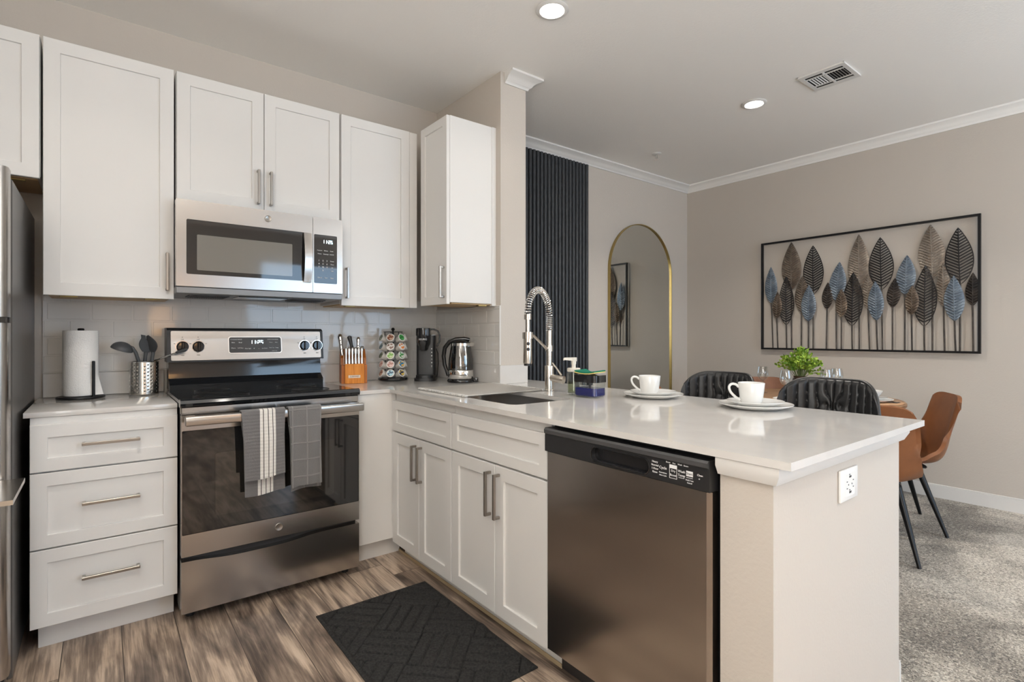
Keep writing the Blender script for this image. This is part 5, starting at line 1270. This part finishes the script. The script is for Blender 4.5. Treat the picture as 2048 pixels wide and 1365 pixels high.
for s in range(60):
    az = rg.random()*2*pi; el = rg.uniform(.18, 1.0); sp_ = (1-el)**.7
    tip = base + V((cos(az)*.185*sp_, sin(az)*.185*sp_, .050 + .165*el*rg.uniform(.8, 1.05)))
    if s in (3, 17): tip = base + V((cos(-.9)*.16, sin(-.9)*.16, .02 + .03*(s == 17)))
    mid = base.lerp(tip, .5) + V((0,0,.018)); tube(bs_, [base + V((cos(az)*.012, sin(az)*.012, -.03)), mid, tip], .0014, 5)
    for k in range(17):
        f_ = .36 + .64*k/16; p = (base.lerp(mid, f_*2) if f_ < .5 else mid.lerp(tip, (f_-.5)*2)); 
        d = V((rg.uniform(-1,1), rg.uniform(-1,1), rg.uniform(-.4,1))) + (tip-base).normalized()*.5
        leaflet(bl, p, d, rg.uniform(.018,.028), rg.uniform(.016,.024))
obj('stems', bs_, M['stemgreen'], t); obj('foliage', bl, M['leafgreen'], t, 0)
def wineglass(label, loc):
    g = thing('wine_glass', label, 'wine glass', loc, 0, 'wine glasses on the dining table')
    bm = NB(); lathe(bm, [(0,.001),(.034,.0),(.035,.002),(.010,.006),(.0045,.012),(.004,.085),(.010,.094),(.030,.108),(.041,.135),(.042,.160),(.034,.205),(.0328,.205),(.0408,.160),(.0398,.135),(.029,.110),(.009,.097),(0,.095)], 36)
    obj('glass', bm, M['wine_glass'], g, 60, world=False); return g
wg = wineglass('wine glass left of the plant, nearer the bar stools', (3.80, 1.735, TZ))
for lb, lc in (('wine glass left of the plant, farther toward the wall', (4.12, 2.06, TZ)), ('wine glass right of the plant, left one of the pair', (4.10, 1.590, TZ)), ('wine glass right of the plant, right one of the pair', (4.31, 1.60, TZ))):
    dup(wg, lc, 0, lb)
def setting(x, y, who, bowl):
    mt = thing('placemat', 'round tan placemat %s' % who, 'placemat', (x, y, TZ)); bm = NB(); lathe(bm, [(0,0),(.188,0),(.190,.002),(.188,.0045),(0,.0045)], 64); obj('mat', bm, M['placemat'], mt, 40, world=False)
    plate_thing('white dinner plate %s' % who, (x, y, TZ+.005), .132, 'dinner plates on the dining table')
    plate_thing('white side plate %s' % who, (x, y, TZ+.0165), .100, 'side plates on the dining table', .018)
    if bowl:
        b_ = thing('serving_bowl', 'white angular bowl stacked on the plates %s' % who, 'bowl', (x, y, TZ+.0220)); bm = NB()
        lathe(bm, [(0,0),(.036,0),(.040,.003),(.074,.052),(.0775,.056),(.074,.0565),(.069,.052),(.036,.007),(0,.006)], 48); obj('dish', bm, M['ceramic'], b_, 60, world=False)
setting(4.105, 1.320, 'in front of the fully visible brown chair', True)
setting(3.67, 1.62, 'at the bar stool side of the table', False)
nk = thing('napkin', 'dark patterned napkin on the placemat before the fully visible brown chair', 'napkin', (4.150, 1.200, TZ+.005)); bm = NB(); box(bm, -.035, .035, -.032, .032, 0, .004, .0015); obj('cloth', bm, M['napkin'], nk, world=False)

# ------------------------------------------------------------------ ceiling fixtures
def downlight(label, x, y, pw=3.2):
    t = thing('recessed_light', label, 'ceiling light', (x, y, ZC), 0, 'recessed ceiling lights')
    bm = NB(); lathe(bm, [(.056,-.001),(.078,-.001),(.080,-.004),(.074,-.008),(.060,-.010),(.056,-.006)], 48, closed=True); obj('trim_ring', bm, M['trim'], t, world=False)
    bm = NB(); lathe(bm, [(0,-.005),(.0575,-.004),(.0575,-.0015),(0,-.0015)], 40); obj('lens', bm, M['lamp'], t, world=False)
    d = bpy.data.lights.new('downlight', 'AREA'); d.shape = 'DISK'; d.size = .11; d.energy = pw; d.color = (1, .93, .84); d.spread = radians(125)
    o = bpy.data.objects.new('downlight', d); C.objects.link(o); o.parent = t; o.location = (0, 0, -.014)
downlight('recessed ceiling light in front of the partition, at the top of the frame', 1.712, 1.880, 1.6)
downlight('recessed ceiling light over the dining area, beside the ceiling vent', 3.480, 1.800, 9)
downlight('recessed ceiling light over the kitchen floor, left of the visible ones', .05, 1.88)
downlight('recessed ceiling light behind the photographer, kitchen side', 1.0, -.6)
downlight('recessed ceiling light behind the photographer, living room side', 3.4, -.6)
t = thing('ceiling_vent', 'white ceiling air vent with dark louvres above the dining area', 'vent', (3.475, 1.332, ZC))
bm = NB(); vx0, vx1, vy0, vy1 = 3.345, 3.605, 1.205, 1.460
def vp(x, y, h): return (x, y, ZC-h)
hs = [(vx0+.045+ i*.088, vx0+.045+i*.088+ .076, 0, 0) for i in range(2)]
holes_ = []
for (ya, yb) in ((vy0+.022, vy0+.122), (vy0+.133, vy0+.233)):
    for (xa, xb) in ((vx0+.035, vx0+.062), (vx0+.070, vx0+.190), (vx0+.198, vx0+.225)):
        holes_.append([(xa,ya),(xb,ya),(xb,yb),(xa,yb)])
plate(bm, [(vx0,vy0),(vx1,vy0),(vx1,vy1),(vx0,vy1)], holes_, .004, .009, vp); box(bm, vx0, vx1, vy0, vy0+.006, ZC-.0041, ZC-.0005); box(bm, vx0, vx1, vy1-.006, vy1, ZC-.0041, ZC-.0005); box(bm, vx0, vx0+.006, vy0, vy1, ZC-.0041, ZC-.0005); box(bm, vx1-.006, vx1, vy0, vy1, ZC-.0041, ZC-.0005)
obj('frame', bm, M['trim'], t, 0)
bm = NB(); box(bm, vx0+.02, vx1-.02, vy0+.012, vy1-.012, ZC-.0022, ZC-.0005); obj('duct_back', bm, M['slatback'], t)
for j, (ya, yb) in enumerate(((vy0+.022, vy0+.122), (vy0+.133, vy0+.233))):
    for k in range(6):
        yy = ya + .008 + k*(yb-ya-.008)/6; bm = NB(); dy = -.003 if j else .006
        vs_ = [bm.verts.new((x_, y_, z_)) for x_ in (vx0+.070, vx0+.190) for y_, z_ in ((yy, ZC-.0085), (yy+.0015, ZC-.0085), (yy+dy+.0015, ZC-.0025), (yy+dy, ZC-.0025))]
        for f_ in ((0,1,2,3),(7,6,5,4),(0,4,5,1),(1,5,6,2),(2,6,7,3),(3,7,4,0)): bm.faces.new([vs_[i] for i in f_])
        obj('louvre', bm, M['trim'], t, 0)
bm = NB(); cyl(bm, (vx0+.045, vy0+.128, ZC-.009), (vx0+.045, vy0+.128, ZC-.020), .003, 8); obj('damper_lever', bm, M['trim'], t)
t = thing('fire_sprinkler', 'small ceiling sprinkler head near the dining room corner', 'sprinkler', (3.775, 2.812, ZC))
bm = NB(); lathe(bm, [(0,-.0005),(.040,-.0005),(.041,-.004),(.030,-.009),(.012,-.010),(0,-.010)], 36); obj('escutcheon', bm, M['trim'], t, world=False)
bm = NB(); cyl(bm, (0,0,-.008), (0,0,-.020), .009, 16); tube(bm, [(-.009,0,-.018),(-.013,0,-.032),(-.004,0,-.046)], .0025, 8); tube(bm, [(.009,0,-.018),(.013,0,-.032),(.004,0,-.046)], .0025, 8); lathe(bm, [(0,-.046),(.014,-.046),(.014,-.049),(0,-.049)], 20); obj('head', bm, M['chrome'], t, world=False)
# floor lamp behind the photographer, whose warm shade shows in the steel and the tiles
t = thing('floor_lamp', 'floor lamp with a warm glowing shade behind the photographer', 'lamp', (.70, -2.55, 0))
bm = NB(); lathe(bm, [(0,0),(.13,0),(.135,.012),(.02,.03),(.012,.05),(.012,1.25),(0,1.25)], 32); obj('stand', bm, M['bmetal'], t, world=False)
bm = NB(); lathe(bm, [(.16,1.20),(.12,1.62),(.115,1.62),(.155,1.20)], 32, closed=True); obj('shade', bm, M['lampshade'], t, world=False)
# added out-of-view uplighters, invented to bounce fill off the ceiling
t = thing('fill_uplighter', 'added tall uplighter for ceiling bounce, unseen behind the photographer', 'lamp', (-.72, -.25, 0))
bm = NB(); lathe(bm, [(0,0),(.14,0),(.145,.012),(.02,.03),(.012,.05),(.012,1.74),(0,1.74)], 32); obj('stand', bm, M['bmetal'], t, world=False)
bm = NB(); lathe(bm, [(0,1.735),(.05,1.74),(.16,1.80),(.215,1.87),(.210,1.87),(.155,1.806),(.045,1.75),(0,1.746)], 40); obj('bowl_shade', bm, M['wplastic'], t, world=False)
dup(t, (4.40, -2.10, 0), 0, 'second added uplighter for ceiling bounce, unseen in the living room behind the photographer')
